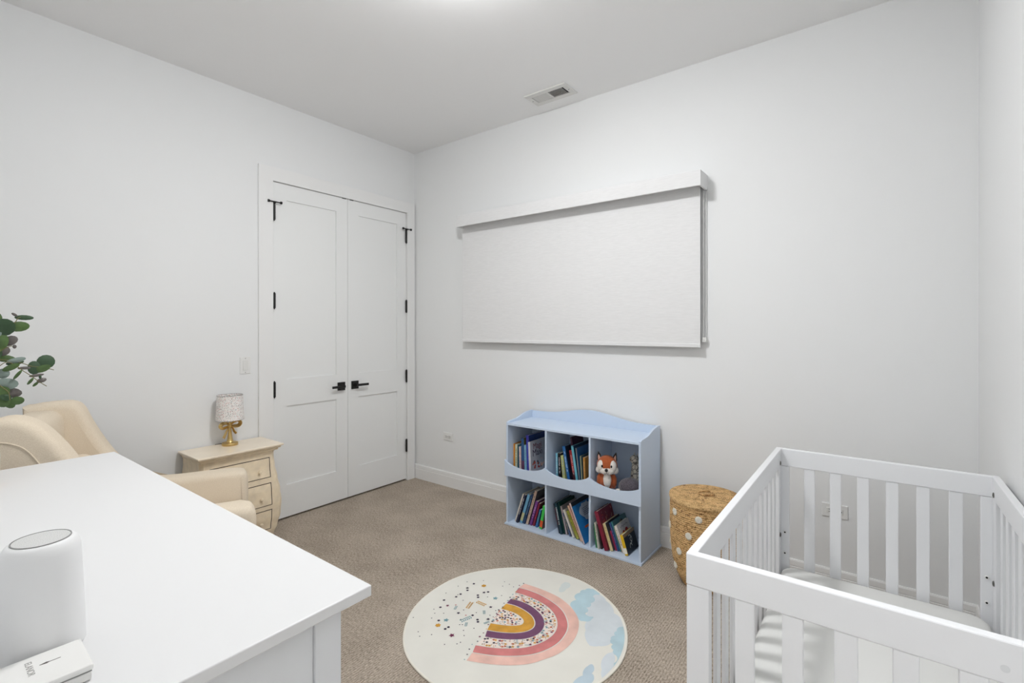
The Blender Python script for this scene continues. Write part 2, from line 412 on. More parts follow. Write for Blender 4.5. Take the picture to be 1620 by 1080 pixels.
# light switch on the door wall
t = thing('light_switch', 'white rocker light switch plate left of the closet doors', 'switch', (0, -1.524, 1.145))
m = MB(); m.rbox(0, 0.006, -0.035, 0.035, -0.0575, 0.0575, 0.002, 2); m.build('cover_plate', M_plate, t)
m = MB(); m.box(0.006, 0.0075, -0.0168, 0.0168, -0.0335, 0.0335); m.prism([(0.006, -0.032), (0.0105, -0.032), (0.0072, 0.032), (0.006, 0.032)], 'y', -0.0155, 0.0155); m.build('rocker', M_vinyl, t)
for z in (-0.048, 0.048):
    m = MB(); m.lathe([(0.0028, 0.006), (0.0028, 0.0068)], 0, 0, 10, M=Matrix.Translation((0, 0, z)) @ Matrix.Rotation(radians(90), 4, 'Y')); m.build('screw', M_gray, t)

def outlet(x, z, label, kind):
    t = thing('outlet_plate', label, 'outlet', (x, 0, z))
    m = MB(); m.rbox(-0.0575, 0.0575, -0.006, 0, -0.035, 0.035, 0.002, 2); m.build('cover_plate', M_plate, t)
    if kind:
        for cx in (-0.021, 0.021):
            m = MB(); m.rbox(cx - 0.0165, cx + 0.0165, -0.0085, -0.005, -0.0145, 0.0145, 0.002, 2)
            for dz in (-0.006, 0.006): m.box(cx - 0.006, cx + 0.003, -0.0092, -0.0084, dz - 0.0012, dz + 0.0012, 1)
            m.box(cx + 0.007, cx + 0.011, -0.0092, -0.0084, -0.0025, 0.0025, 1)
            m.build('receptacle', [M_vinyl, M_slot], t)
    else:
        m = MB(); m.box(-0.012, 0.012, -0.009, -0.005, -0.012, 0.012); m.build('jack', M_vinyl, t)
    for sx in ((0,) if kind else (-0.042, 0.042)):
        m = MB(); m.lathe([(0.003, 0.005), (0.003, 0.0072)], 0, 0, 10, M=Matrix.Translation((sx, 0, 0)) @ Matrix.Rotation(radians(90), 4, 'X')); m.build('screw', M_gray, t)
outlet(0.438, 0.441, 'white sideways double outlet on the wall left of the blue bookcase', True)
outlet(3.281, 0.437, 'white sideways outlet plate low on the window wall behind the crib slats', True)

# ---------------------------------------------------------------- roller blind
t = thing('roller_blind', 'closed off-white roller blind with square valance covering the window', 'blind', (1.65, 0, 1.28))
L0 = (1.65, 0, 1.28)
m = MB(); vy = -0.145
m.box(0.672, 2.637, vy, vy + 0.012, 2.235, 2.326); m.box(0.672, 0.684, vy + 0.012, 0, 2.235, 2.326); m.box(2.625, 2.637, vy + 0.012, 0, 2.235, 2.326); m.box(0.684, 2.625, vy + 0.012, 0, 2.314, 2.326)
m.build('valance', M_blind, t, loc=L0, bevel=0.001)
m = MB(); m.lathe([(0.022, 0.70), (0.022, 2.60)], 0, 0, 20, M=Matrix.Translation((0, -0.078, 2.285)) @ Matrix.Rotation(radians(90), 4, 'Y')); m.build('roller_tube', M_vinyl, t, loc=L0, smooth=True)
m = MB(); m.box(0.662, 2.610, -0.0572, -0.056, 1.302, 2.280); m.build('blind_fabric', M_blind, t, loc=L0)
m = MB(); m.rbox(0.662, 2.612, -0.063, -0.050, 1.281, 1.305, 0.004, 2); m.build('hem_bar', M_blind, t, loc=L0)
m = MB()
m.tube([(2.622, -0.030, 2.24), (2.622, -0.030, 1.33)], 0.0016, 6); m.tube([(2.632, -0.012, 2.24), (2.632, -0.012, 1.33)], 0.0016, 6)
m.build('bead_chain', M_vinyl, t, loc=L0)
m = MB(); m.box(2.617, 2.637, -0.036, 0, 1.315, 1.345); m.build('chain_tensioner', M_vinyl, t, loc=L0)

# ---------------------------------------------------------------- bookcase
BX0, BX1, BYF, BYB = 1.345, 2.350, -0.333, -0.018
bl = (1.85, -0.175, 0)
t = bookcase = thing('bookcase', 'pale blue six-cubby childrens bookcase with scalloped front against the window wall', 'bookcase', bl)
zt = 0.722
def side_prof():
    p = [(BYF, 0.0), (BYB, 0.0), (BYB, 0.775)]
    p += [(BYB - 0.03, 0.776), (-0.10, 0.772), (-0.14, 0.764), (-0.18, 0.752), (-0.22, 0.742), (-0.27, 0.738), (BYF + 0.02, 0.735), (BYF, 0.728)]
    return p
for x0, x1 in ((BX0, BX0 + 0.014), (BX1 - 0.014, BX1)):
    m = MB(); m.prism(side_prof(), 'x', x0, x1); m.build('side_panel', M_blue, t, loc=bl, bevel=0.0012)
m = MB(); wave = catmull([(BX0 + 0.014, 0.772), (1.47, 0.774), (1.56, 0.780), (1.66, 0.797), (1.76, 0.816), (1.85, 0.822), (1.94, 0.816), (2.04, 0.797), (2.14, 0.780), (2.23, 0.774), (BX1 - 0.014, 0.772)], 4)
m.prism([(BX0 + 0.014, 0.02), (BX1 - 0.014, 0.02)] + wave[::-1], 'y', BYB - 0.008, BYB); m.build('back_panel', M_blue, t, loc=bl)
yb = BYB - 0.008
m = MB(); m.box(BX0 + 0.014, BX1 - 0.014, BYF, yb, zt - 0.014, zt); m.build('top_board', M_blue, t, loc=bl, bevel=0.001)
m = MB(); m.box(BX0 + 0.014, BX1 - 0.014, BYF, yb, 0.350, 0.364); m.build('middle_shelf', M_blue, t, loc=bl)
m = MB(); m.box(BX0 - 0.008, BX1 + 0.008, BYF - 0.012, BYB + 0.004, 0.001, 0.014); m.build('base_board', M_blue, t, loc=bl, bevel=0.0015)
DX = [(1.674, 1.687), (2.005, 2.018)]
for a, b in DX:
    m = MB(); m.box(a, b, BYF + 0.001, yb, 0.364, zt - 0.014); m.box(a, b, BYF + 0.001, yb, 0.014, 0.350); m.build('divider', M_blue, t, loc=bl)
cus = [BX0 - 0.006, 1.680, 2.012, BX1 + 0.006]; top = []
for a, b in zip(cus, cus[1:]):
    n = 18
    for i in range(n):
        u = i / n; top.append((a + (b - a) * u, 0.462 - 0.046 * (4 * u * (1 - u)) ** 0.75))
top.append((cus[-1], 0.462))
m = MB(); m.prism([(cus[0], 0.349), (cus[-1], 0.349)] + top[::-1], 'y', BYF - 0.013, BYF); m.build('scalloped_fascia', M_blue, t, loc=bl, bevel=0.001)

# ---------------------------------------------------------------- books
def cmat(c):
    return mat('cover_%02x%02x%02x' % c, rgb(*c), 0.4, noise=0.10, nscale=30)
def book(x, y, z, th, hgt, dep, lean, c, label, group, name='book', mark=None, band=None, front=None, art=None, textw=None):
    """spine faces -y; front cover faces +x. x = left bottom of the spine."""
    a = radians(lean)
    px = x + th / (2 * cos(a)); pz = z + (th / 2) * abs(sin(a)) + 0.0006
    t = thing(name, label, 'book', (px, y, pz), (0, a, 0), group)
    m = MB(); c3 = [cmat(c), cmat(mark or (240, 240, 235)), cmat(band or c), cmat(front or c)]
    h = th / 2; ct = min(0.0022, th * 0.18)
    m.box(-h, h, 0, ct, 0, hgt, 0)
    m.box(-h, -h + ct, ct, dep, 0, hgt, 0); m.box(h - ct, h, ct, dep, 0, hgt, 3)
    if band: m.box(-h * 0.99, h * 0.99, -0.0004, 0, hgt * 0.08, hgt * 0.36, 2)
    if mark:   # title lettering blocks running down the spine (illegible at this size)
        z0 = hgt * 0.30; rnd = random.Random(int(x * 9999))
        while z0 < hgt * 0.86:
            l = rnd.uniform(0.002, 0.0045)
            if rnd.random() < 0.8: m.box(-h * rnd.uniform(.15, .5), h * rnd.uniform(.15, .5), -0.0007, -0.0001, z0, z0 + l, 1)
            z0 += l + rnd.uniform(0.0015, 0.003)
    m.build('cover', c3, t)
    m = MB(); m.box(-h + ct, h - ct, ct, dep - 0.003, 0.003, hgt - 0.003); m.build('page_block', M_pages, t)
    if art: art(t, h, dep, hgt)
    return t

ZL, ZU = 0.0142, 0.3642
def row(specs, group, z, xmin, xmax, where):
    """keep leaning neighbours from cutting into each other"""
    prev = None
    for s in specs:
        x, y, th, hgt, lean = s['x'], s['y'], s['th'], s['h'], radians(s['lean'])
        if prev:
            px, pth, ph, pl = prev
            right0 = px + pth / cos(pl)
            hh = min(ph * cos(pl), hgt * cos(lean))
            need = max(right0, right0 + hh * (math.tan(pl) - math.tan(lean)))
            x = max(x, need + 0.0008)
        if lean < 0:
            x = max(x, xmin + hgt * sin(-lean) + 0.001) if prev is None else x
        prev = (x, th, hgt, lean)
        end = x + th / cos(lean) + max(0, hgt * sin(lean))
        if end > xmax:
            print('ROW', where, s['label'], 'over by', round(end - xmax, 4))
        book(x, y, z, th * 0.97, hgt, s.get('d', 0.2), s['lean'], s['c'], s['label'], group, mark=s.get('mark'), band=s.get('band'), front=s.get('front'), art=s.get('art'))
def B(x, y, th, h, lean, c, label, **k): return dict(x=x, y=y, th=th, h=h, lean=lean, c=c, label=label, **k)

def art_maxi(t, h, dep, hgt):
    Mx = Matrix.Translation((h + 0.0004, 0.088, hgt * 0.84)) @ Matrix.Rotation(radians(90), 4, 'Z') @ Matrix.Rotation(radians(90), 4, 'X')
    text_mesh('title_lettering', 'Magi', 0.060, cmat((120, 60, 70)), t, Mx)
    Mx = Matrix.Translation((h + 0.0004, 0.088, hgt * 0.64)) @ Matrix.Rotation(radians(90), 4, 'Z') @ Matrix.Rotation(radians(90), 4, 'X')
    text_mesh('title_lettering', 'Maxi', 0.066, cmat((52, 34, 60)), t, Mx)
    m = MB(); cols = [cmat((160, 52, 44)), cmat((60, 60, 66)), cmat((226, 190, 170)), cmat((190, 90, 70))]
    rnd = random.Random(3)
    for i in range(16):
        cy, cz, r = rnd.uniform(0.02, 0.16), rnd.uniform(0.018, hgt * 0.42), rnd.uniform(0.005, 0.014)
        m.poly([(h + 0.0002 + 0.0001 * i, cy + r * cos(a * pi / 4), cz + r * (0.7 + 0.5 * rnd.random()) * sin(a * pi / 4)) for a in range(8)], i % 4)
    m.build('cover_picture', cols, t)
def blob(m, h, cy, cz, r, mi, k, n=14, jag=0.25, seed=1, off=0.0002):
    rnd = random.Random(seed)
    m.poly([(h + off * k, cy + r[0] * (1 + rnd.uniform(-jag, jag)) * cos(2 * pi * i / n), cz + r[1] * (1 + rnd.uniform(-jag, jag)) * sin(2 * pi * i / n)) for i in range(n)], mi)
def art_splat(t, h, dep, hgt):
    m = MB(); blob(m, h, dep * 0.62, hgt * 0.68, (dep * 0.34, hgt * 0.20), 0, 1, 22, 0.18, 5)
    for i in range(5): m.box(h + 0.0004, h + 0.0006, dep * 0.44, dep * (0.70 + 0.03 * (i % 3)), hgt * (0.58 + i * 0.04), hgt * (0.592 + i * 0.04), 1)
    m.box(h + 0.0001, h + 0.0003, 0.002, dep, hgt * 0.90, hgt, 2); blob(m, h, dep * 0.45, hgt * 0.33, (dep * 0.25, hgt * 0.03), 3, 2, 14, 0.3, 8)
    m.build('cover_picture', [cmat((196, 204, 212)), cmat((70, 78, 96)), cmat((28, 32, 38)), cmat((196, 92, 40))], t)
def art_doodle(t, h, dep, hgt):
    m = MB(); rnd = random.Random(11)
    for i in range(26):
        cy, cz = rnd.uniform(0.03, dep - 0.02), rnd.uniform(hgt * 0.55, hgt * 0.93); r = rnd.uniform(0.002, 0.007); a = rnd.uniform(0, pi)
        m.poly([(h + 0.0003, cy + dy * cos(a) - dz * sin(a), cz + dy * sin(a) + dz * cos(a)) for dy, dz in ((-r * 1.6, -r * .25), (r * 1.6, -r * .25), (r * 1.6, r * .25), (-r * 1.6, r * .25))], i % 3)
    m.build('cover_picture', [cmat((196, 70, 50)), cmat((206, 196, 170)), cmat((60, 110, 130))], t)
def art_cherries(t, h, dep, hgt):
    m = MB(); blob(m, h, dep * 0.36, hgt * 0.60, (0.020, 0.020), 0, 1, 16, 0.06, 2); blob(m, h, dep * 0.62, hgt * 0.64, (0.021, 0.020), 0, 1, 16, 0.06, 3)
    for i in range(7): blob(m, h, dep * (0.25 + 0.09 * i), hgt * (0.86 + 0.02 * (i % 2)), (0.0035, 0.005), 1, 1, 8, 0.3, i)
    m.box(h + 0.0001, h + 0.0003, dep * 0.3, dep * 0.9, hgt * 0.22, hgt * 0.44, 2)
    m.build('cover_picture', [cmat((150, 24, 30)), cmat((90, 88, 90)), cmat((150, 128, 104))], t)
def art_swirl(t, h, dep, hgt):
    m = MB()
    for k, (cy, cz, r, a0, a1) in enumerate(((dep * 0.48, hgt * 0.60, 0.026, -120, 120), (dep * 0.56, hgt * 0.57, 0.014, 40, 300), (dep * 0.44, hgt * 0.26, 0.017, 0, 200))):
        n = 14; w = 0.004
        for i in range(n):
            a = radians(a0 + (a1 - a0) * i / n); b = radians(a0 + (a1 - a0) * (i + 1) / n)
            m.poly([(h + 0.0003, cy + rr * cos(q), cz + rr * sin(q)) for rr, q in ((r, a), (r, b), (r - w, b), (r - w, a))], 0)
    m.box(h + 0.0001, h + 0.0004, 0.0, dep, hgt * 0.84, hgt, 1)
    m.build('cover_picture', [cmat((206, 204, 196)), cmat((146, 118, 88))], t)
def art_teal(t, h, dep, hgt):
    m = MB(); blob(m, h, dep * 0.55, hgt * 0.78, (0.028, 0.022), 0, 1, 12, 0.2, 4); blob(m, h, dep * 0.62, hgt * 0.84, (0.012, 0.014), 1, 2, 10, 0.2, 6)
    m.build('cover_picture', [cmat((110, 92, 72)), cmat((34, 36, 42))], t)

g = 'books in the lower left cubby'
row([B(1.383, -.285, .011, .220, 19, (222, 216, 204), 'thin off-white book leaning at the left end of the lower left cubby'),
     B(1.404, -.300, .017, .222, 19, (30, 36, 62), 'navy book with white spine letters, second from left in the lower left cubby', mark=(225, 225, 225)),
     B(1.430, -.290, .021, .226, 18.6, (110, 166, 200), 'light blue book with yellow-green spine patch leaning in the lower left cubby', band=(196, 196, 150)),
     B(1.458, -.287, .015, .238, 18.3, (28, 62, 100), 'tall dark blue book left of the tan spine in the lower left cubby', mark=(120, 150, 180)),
     B(1.480, -.283, .019, .262, 17.6, (196, 172, 154), 'tallest tan-spined book with grey cover in the lower left cubby', mark=(70, 60, 60), front=(84, 84, 90)),
     B(1.508, -.280, .020, .186, 17.4, (112, 60, 130), 'purple book leaning in the lower left cubby', mark=(190, 150, 200)),
     B(1.532, -.275, .015, .174, 17.2, (132, 30, 60), 'maroon book right of the purple one in the lower left cubby', front=(120, 50, 60)),
     B(1.562, -.283, .014, .132, 15.5, (52, 110, 170), 'short multicolour blue book, second from right in the lower left cubby', mark=(120, 190, 90), d=.15),
     B(1.598, -.290, .022, .166, 11, (60, 190, 80), 'bright green book with orange foot at the right end of the lower left cubby', band=(220, 90, 40), front=(96, 60, 50), d=.15)],
    g, ZL, 1.359, 1.673, 'LL')
g = 'books in the lower middle cubby'
row([B(1.746, -.272, .011, .196, -12.5, (24, 34, 52), 'slim navy book leaning at the left end of the lower middle cubby', mark=(150, 60, 80)),
     B(1.758, -.278, .018, .206, -13, (20, 58, 70), 'dark teal book with white spine title in the lower middle cubby', mark=(220, 226, 226)),
     B(1.777, -.262, .011, .204, -13.5, (18, 62, 56), 'dark green book beside the teal one in the lower middle cubby'),
     B(1.789, -.260, .012, .186, -14, (176, 160, 164), 'grey-pink book in the lower middle cubby', front=(150, 146, 148)),
     B(1.822, -.270, .013, .152, -21, (72, 86, 118), 'slate blue short book in the lower middle cubby', mark=(190, 170, 90), d=.17),
     B(1.855, -.275, .014, .182, -25, (214, 208, 200), 'white-spined book in the lower middle cubby', d=.17),
     B(1.886, -.280, .021, .184, -25.5, (150, 150, 56), 'olive yellow book in the lower middle cubby', mark=(100, 104, 40), d=.18),
     B(1.925, -.293, .015, .232, -26, (216, 178, 152), 'peach-spined picture book in the lower middle cubby', mark=(170, 90, 100)),
     B(1.946, -.298, .008, .252, -25, (150, 44, 52), 'thin red book next to the large blue cover in the lower middle cubby'),
     B(1.960, -.318, .010, .262, -24, (210, 190, 190), 'large leaning book with blue cover and white splash in the lower middle cubby', front=(32, 116, 178), art=art_splat, d=.24)],
    g, ZL, 1.689, 2.012, 'LM')
g = 'books in the lower right cubby'
row([B(2.043, -.311, .012, .142, -6, (58, 128, 84), 'green book at the left end of the lower right cubby'),
     B(2.062, -.322, .009, .162, -8.8, (214, 214, 200), 'slim cream book in the lower right cubby', mark=(60, 90, 60)),
     B(2.076, -.310, .010, .150, -10, (52, 40, 46), 'thin dark book behind the big maroon one in the lower right cubby'),
     B(2.100, -.318, .024, .238, -17.5, (128, 22, 52), 'large maroon book with coloured doodles on its cover in the lower right cubby', front=(104, 22, 44), art=art_doodle, d=.19),
     B(2.128, -.300, .020, .166, -19, (222, 206, 156), 'cream yellow-spined book right of the maroon one', mark=(190, 160, 90), front=(60, 60, 66)),
     B(2.150, -.275, .011, .118, -19.5, (160, 50, 84), 'short pink-red book in the lower right cubby', d=.15),
     B(2.162, -.275, .012, .172, -20, (46, 78, 130), 'blue book in the lower right cubby', mark=(150, 120, 170), d=.17),
     B(2.175, -.270, .010, .180, -20.5, (66, 126, 132), 'tall teal-covered book with brown figure in the lower right cubby', front=(70, 116, 122), art=art_teal, d=.19),
     B(2.187, -.272, .010, .146, -21, (178, 140, 84), 'tan book with spotted spine in the lower right cubby', mark=(110, 70, 40), d=.17),
     B(2.202, -.285, .018, .166, -21.5, (228, 224, 214), 'white book with two red fruits on its cover, lower right cubby', mark=(150, 110, 110), front=(196, 192, 192), art=art_cherries, d=.17),
     B(2.228, -.300, .020, .120, -17, (232, 190, 30), 'small yellow-spined book with black swirl cover in the lower right cubby', band=(240, 236, 220), front=(26, 34, 42), art=art_swirl, d=.16)],
    g, ZL, 2.02, 2.335, 'LR')
g = 'books in the upper left cubby'
row([B(1.362, -.270, .012, .200, 0, (214, 140, 52), 'thin orange book at the left end of the upper left cubby'),
     B(1.378, -.270, .017, .197, 0, (212, 212, 184), 'cream and green book, second from left in the upper left cubby', mark=(120, 140, 60)),
     B(1.399, -.270, .012, .195, 0, (44, 90, 104), 'dark teal book in the upper left cubby', mark=(20, 30, 50)),
     B(1.414, -.270, .014, .185, -1, (228, 206, 200), 'slim pinkish white book in the upper left cubby', mark=(200, 120, 110)),
     B(1.436, -.270, .023, .250, -1, (40, 82, 132), 'tall blue book with olive top in the upper left cubby', band=(96, 60, 90), front=(110, 112, 50)),
     B(1.462, -.270, .017, .203, -1.5, (132, 182, 204), 'light blue book in the upper left cubby', mark=(80, 130, 170)),
     B(1.483, -.268, .024, .274, -2.6, (62, 60, 164), 'tall royal blue and purple book in the upper left cubby', mark=(40, 90, 200), front=(22, 52, 118), d=.22),
     B(1.516, -.290, .017, .234, -2.6, (208, 208, 212), 'grey-white picture book with dark red lettering in the upper left cubby', front=(176, 178, 186), art=art_maxi, d=.21)],
    g, ZU, 1.359, 1.673, 'UL')
g = 'books in the upper middle cubby'
row([B(1.727, -.275, .014, .188, -1, (120, 184, 208), 'light blue book at the left end of the upper middle cubby', mark=(220, 230, 230)),
     B(1.745, -.272, .021, .190, -2.4, (20, 18, 20), 'black book with white spine title in the upper middle cubby', mark=(230, 222, 230)),
     B(1.776, -.272, .020, .178, -6, (192, 196, 130), 'yellow-green book in the upper middle cubby', mark=(110, 130, 180)),
     B(1.820, -.275, .021, .246, -10.5, (34, 98, 160), 'blue book with white dots on the spine in the upper middle cubby', mark=(190, 220, 240), front=(30, 40, 60)),
     B(1.845, -.205, .014, .296, -10, (66, 34, 58), 'tall dark plum book standing highest in the upper middle cubby', d=.15),
     B(1.862, -.268, .019, .224, -9.8, (150, 36, 44), 'red and black book in the upper middle cubby', mark=(230, 190, 190), band=(70, 26, 34)),
     B(1.885, -.275, .017, .258, -9.4, (106, 182, 200), 'pale teal book in the upper middle cubby', front=(24, 60, 92), d=.22),
     B(1.906, -.272, .009, .246, -7.5, (120, 122, 128), 'slim grey-spined book with blue cover in the upper middle cubby', front=(44, 104, 160), d=.22),
     B(1.926, -.280, .009, .200, -4, (140, 146, 120), 'thin grey-green book in the upper middle cubby', d=.16, front=(60, 100, 120)),
     B(1.945, -.285, .014, .196, -2, (176, 128, 60), 'gold-brown book at the right end of the upper middle cubby', mark=(220, 170, 120), d=.16)],
    g, ZU, 1.689, 2.004, 'UM')

# ---------------------------------------------------------------- plush toys in the upper right cubby
def fur(name, c, k=0.12): return mat(name, rgb(*c), 1.0, noise=k, nscale=160, bump=0.7, bscale=260, bdist=0.004, sheen=0.3)
F_or, F_wh, F_dk = fur('rust_plush', (176, 88, 44)), fur('white_plush', (236, 230, 222), 0.05), fur('black_plush', (26, 24, 26))
F_pink = fur('pinkish_plush', (222, 176, 160), 0.08)
t = thing('fox_plush', 'rust and white fox soft toy sitting in the upper right cubby', 'soft toy', (2.090, -0.250, ZU + 0.008))
Rz = Matrix.Rotation(radians(18), 4, 'Z')      # it looks towards the room
def fm(): return MB()
m = fm(); m.ball((0, 0, 0.052), (0.056, 0.050, 0.058), 0, 3, jitter=0.015); m.ball((-0.048, -0.012, 0.055), (0.020, 0.022, 0.042), 0, 2); m.ball((0.048, -0.012, 0.055), (0.020, 0.022, 0.042), 0, 2)
m.build('body', F_or, t, smooth=True)
m = fm(); m.ball((0.004, -0.030, 0.060), (0.030, 0.026, 0.046), 0, 3, jitter=0.02); m.build('chest_patch', F_wh, t, smooth=True)
m = fm(); m.ball((0.002, -0.008, 0.145), (0.070, 0.056, 0.058), 0, 3, jitter=0.012); head = m.build('head', F_or, t, smooth=True)
m = fm(); m.ball((-0.034, -0.036, 0.146), (0.027, 0.027, 0.034), 0, 3, jitter=0.02); m.ball((0.040, -0.036, 0.146), (0.027, 0.027, 0.034), 0, 3, jitter=0.02)
m.ball((0.003, -0.040, 0.122), (0.050, 0.030, 0.026), 0, 3, jitter=0.03); m.ball((-0.050, -0.018, 0.120), (0.024, 0.024, 0.022), 0, 2, jitter=0.05); m.ball((0.056, -0.018, 0.120), (0.024, 0.024, 0.022), 0, 2, jitter=0.05)
m.build('cheek_patch', F_wh, head, smooth=True)
m = fm(); m.ball((0.002, -0.073, 0.130), (0.011, 0.009, 0.010), 0, 2); m.build('nose', F_dk, head, smooth=True)
M_eye = mat('glossy_black_eye', rgb(12, 12, 14), 0.1)
for ex in (-0.027, 0.034):
    m = fm(); m.ball((ex, -0.062, 0.150), (0.0062, 0.004, 0.008), 0, 2); m.build('eye', M_eye, head, smooth=True)
m = fm(); m.tube([(0.002, -0.075, 0.121), (0.002, -0.074, 0.114), (0.012, -0.070, 0.109), (0.017, -0.066, 0.113)], 0.0011, 6); m.tube([(0.002, -0.074, 0.114), (-0.008, -0.071, 0.109), (-0.013, -0.067, 0.113)], 0.0011, 6); m.build('mouth', F_dk, head)
for sx in (-1, 1):
    m = fm(); cx = 0.002 + sx * 0.050
    m.prism([(cx - 0.017, 0.170), (cx + 0.017, 0.170), (cx + 0.010 + sx * 0.004, 0.205), (cx + sx * 0.010, 0.222), (cx - 0.012 + sx * 0.004, 0.200)], 'y', -0.012, 0.004); ear = m.build('ear', F_dk, head, bevel=0.004)
    m = fm(); m.prism([(cx - 0.009, 0.172), (cx + 0.010, 0.172), (cx + 0.005 + sx * 0.004, 0.198), (cx + sx * 0.006, 0.207), (cx - 0.006 + sx * 0.004, 0.196)], 'y', -0.0155, -0.012); m.build('inner_ear', F_pink, ear)
t.rotation_euler = (0, 0, radians(22)); t.scale = (0.94, 0.94, 1.10)

t = thing('hedgehog_plush', 'dark grey fluffy hedgehog soft toy with white face beside the fox', 'soft toy', (2.240, -0.262, ZU + 0.004))
F_gr = fur('charcoal_plush', (84, 78, 86), 0.5)
m = fm(); m.ball((0.012, 0.0, 0.056), (0.070, 0.060, 0.056), 0, 4, jitter=0.05); m.build('body', F_gr, t, smooth=True)
m = fm(); m.ball((-0.046, -0.030, 0.024), (0.026, 0.024, 0.020), 0, 3, jitter=0.03); m.ball((-0.020, -0.044, 0.014), (0.030, 0.014, 0.011), 0, 2); fc = m.build('face', F_wh, t, smooth=True)
m = fm(); m.ball((-0.066, -0.046, 0.026), (0.006, 0.006, 0.006), 0, 2); m.build('nose', F_dk, fc, smooth=True)
for dz in (0,): 
    m = fm(); m.ball((-0.052, -0.050, 0.034), (0.003, 0.003, 0.0035), 0, 2); m.build('eye', M_eye, fc, smooth=True)

t = thing('giraffe_plush', 'beige and grey patterned giraffe soft toy standing at the back right of the upper cubby', 'soft toy', (2.226, -0.112, ZU))
M_gir = bpy.data.materials.new('giraffe_plush_pattern'); M_gir.use_nodes = True
nt = M_gir.node_tree; vo = nt.nodes.new('ShaderNodeTexVoronoi'); vo.feature = 'DISTANCE_TO_EDGE'; vo.inputs['Scale'].default_value = 42
tc = nt.nodes.new('ShaderNodeTexCoord'); nt.links.new(tc.outputs['Object'], vo.inputs['Vector'])
rp = nt.nodes.new('ShaderNodeValToRGB'); rp.color_ramp.elements[0].position = 0.03; rp.color_ramp.elements[1].position = 0.09
rp.color_ramp.elements[0].color = rgb(96, 92, 92); rp.color_ramp.elements[1].color = rgb(224, 216, 200)
nt.links.new(vo.outputs['Distance'], rp.inputs['Fac']); nt.links.new(rp.outputs['Color'], nt.nodes['Principled BSDF'].inputs['Base Color']); nt.nodes['Principled BSDF'].inputs['Roughness'].default_value = 1
m = fm(); m.ball((0, 0, 0.045), (0.028, 0.05, 0.045), 0, 3); m.lathe([(0.034, 0.05), (0.031, 0.11), (0.026, 0.16), (0.024, 0.19)], 0, 0, 16); m.build('body', M_gir, t, smooth=True)
m = fm(); m.ball((-0.004, -0.014, 0.198), (0.028, 0.036, 0.026), 0, 3); hd = m.build('head', M_gir, t, smooth=True)
for ex in (-0.012, 0.010):
    m = fm(); m.tube([(ex, 0.004, 0.214), (ex, 0.006, 0.232)], [0.003, 0.004], 8); m.build('horn', F_wh, hd, smooth=True)

# ---------------------------------------------------------------- laundry basket
bc = (2.708, -0.300)
t = thing('laundry_basket', 'lidded woven seagrass basket with white pompom dots between bookcase and crib', 'basket', (bc[0], bc[1], 0))
def basket_r(z):
    P = [(0, .118), (.03, .137), (.07, .156), (.14, .173), (.24, .183), (.34, .186), (.44, .185), (.47, .184)]
    for (a, ra), (b, rb) in zip(P, P[1:]):
        if z <= b: return ra + (rb - ra) * (z - a) / (b - a)
    return P[-1][1]
prof = []; n = 40
for i in range(n * 4 + 1):
    z = 0.465 * i / (n * 4); prof.append((basket_r(z) + 0.0022 * abs(sin(pi * i / 4)), z + 0.001))
m = MB(); m.lathe(prof, 0, 0, 72); m.build('woven_body', M_basket, t, smooth=True, angle=80)
prof = [(0.190, 0.462)] + [(0.191, 0.468), (0.190, 0.476)]
k = 30
for i in range(k * 3 + 1):
    r = 0.188 * (1 - i / (k * 3)) + 0.002; prof.append((r, 0.480 + 0.002 * abs(sin(pi * i / 3)) + 0.006 * (1 - r / 0.19)))
m = MB(); m.lathe(prof, 0, 0, 72); lid = m.build('lid', M_basketlid, t, smooth=True, angle=80)
m = MB(); loop = [(0.040 * cos(a) , 0.030 * sin(a) , 0.489 + 0.010 * (0.5 + 0.5 * sin(a + 1))) for a in [2 * pi * i / 20 for i in range(21)]]
m.tube(loop, 0.0045, 8); m.build('handle_loop', M_basketlid, lid, smooth=True)
# pompoms: azimuth measured from the view of the room (towards -y+x)
def pom(az, z):
    a = radians(az); r = basket_r(z) + 0.001
    Mx = Matrix.Translation((r * cos(a), r * sin(a), z)) @ Matrix.Rotation(a, 4, 'Z')
    m = MB(); m.ball((0, 0, 0), (0.007, 0.017, 0.018), 0, 3, jitter=0.06)
    for k in range(14):
        q = 2 * pi * k / 14
        m.tube([(0.002, 0, 0), (0.007, 0.012 * cos(q), 0.013 * sin(q)), (0.003, 0.0185 * cos(q), 0.0195 * sin(q))], 0.0016, 5)
    bmesh.ops.transform(m.bm, matrix=Mx, verts=m.bm.verts)
    m.build('pompom', M_yarn, t, smooth=True)
for k in range(8):
    pom(-130 + 45 * k, 0.408); pom(-101 - 52 * k if k < 7 else 0, 0.310)
    pom(-121 + 45 * k, 0.206); pom(-140 + 45 * k, 0.105)

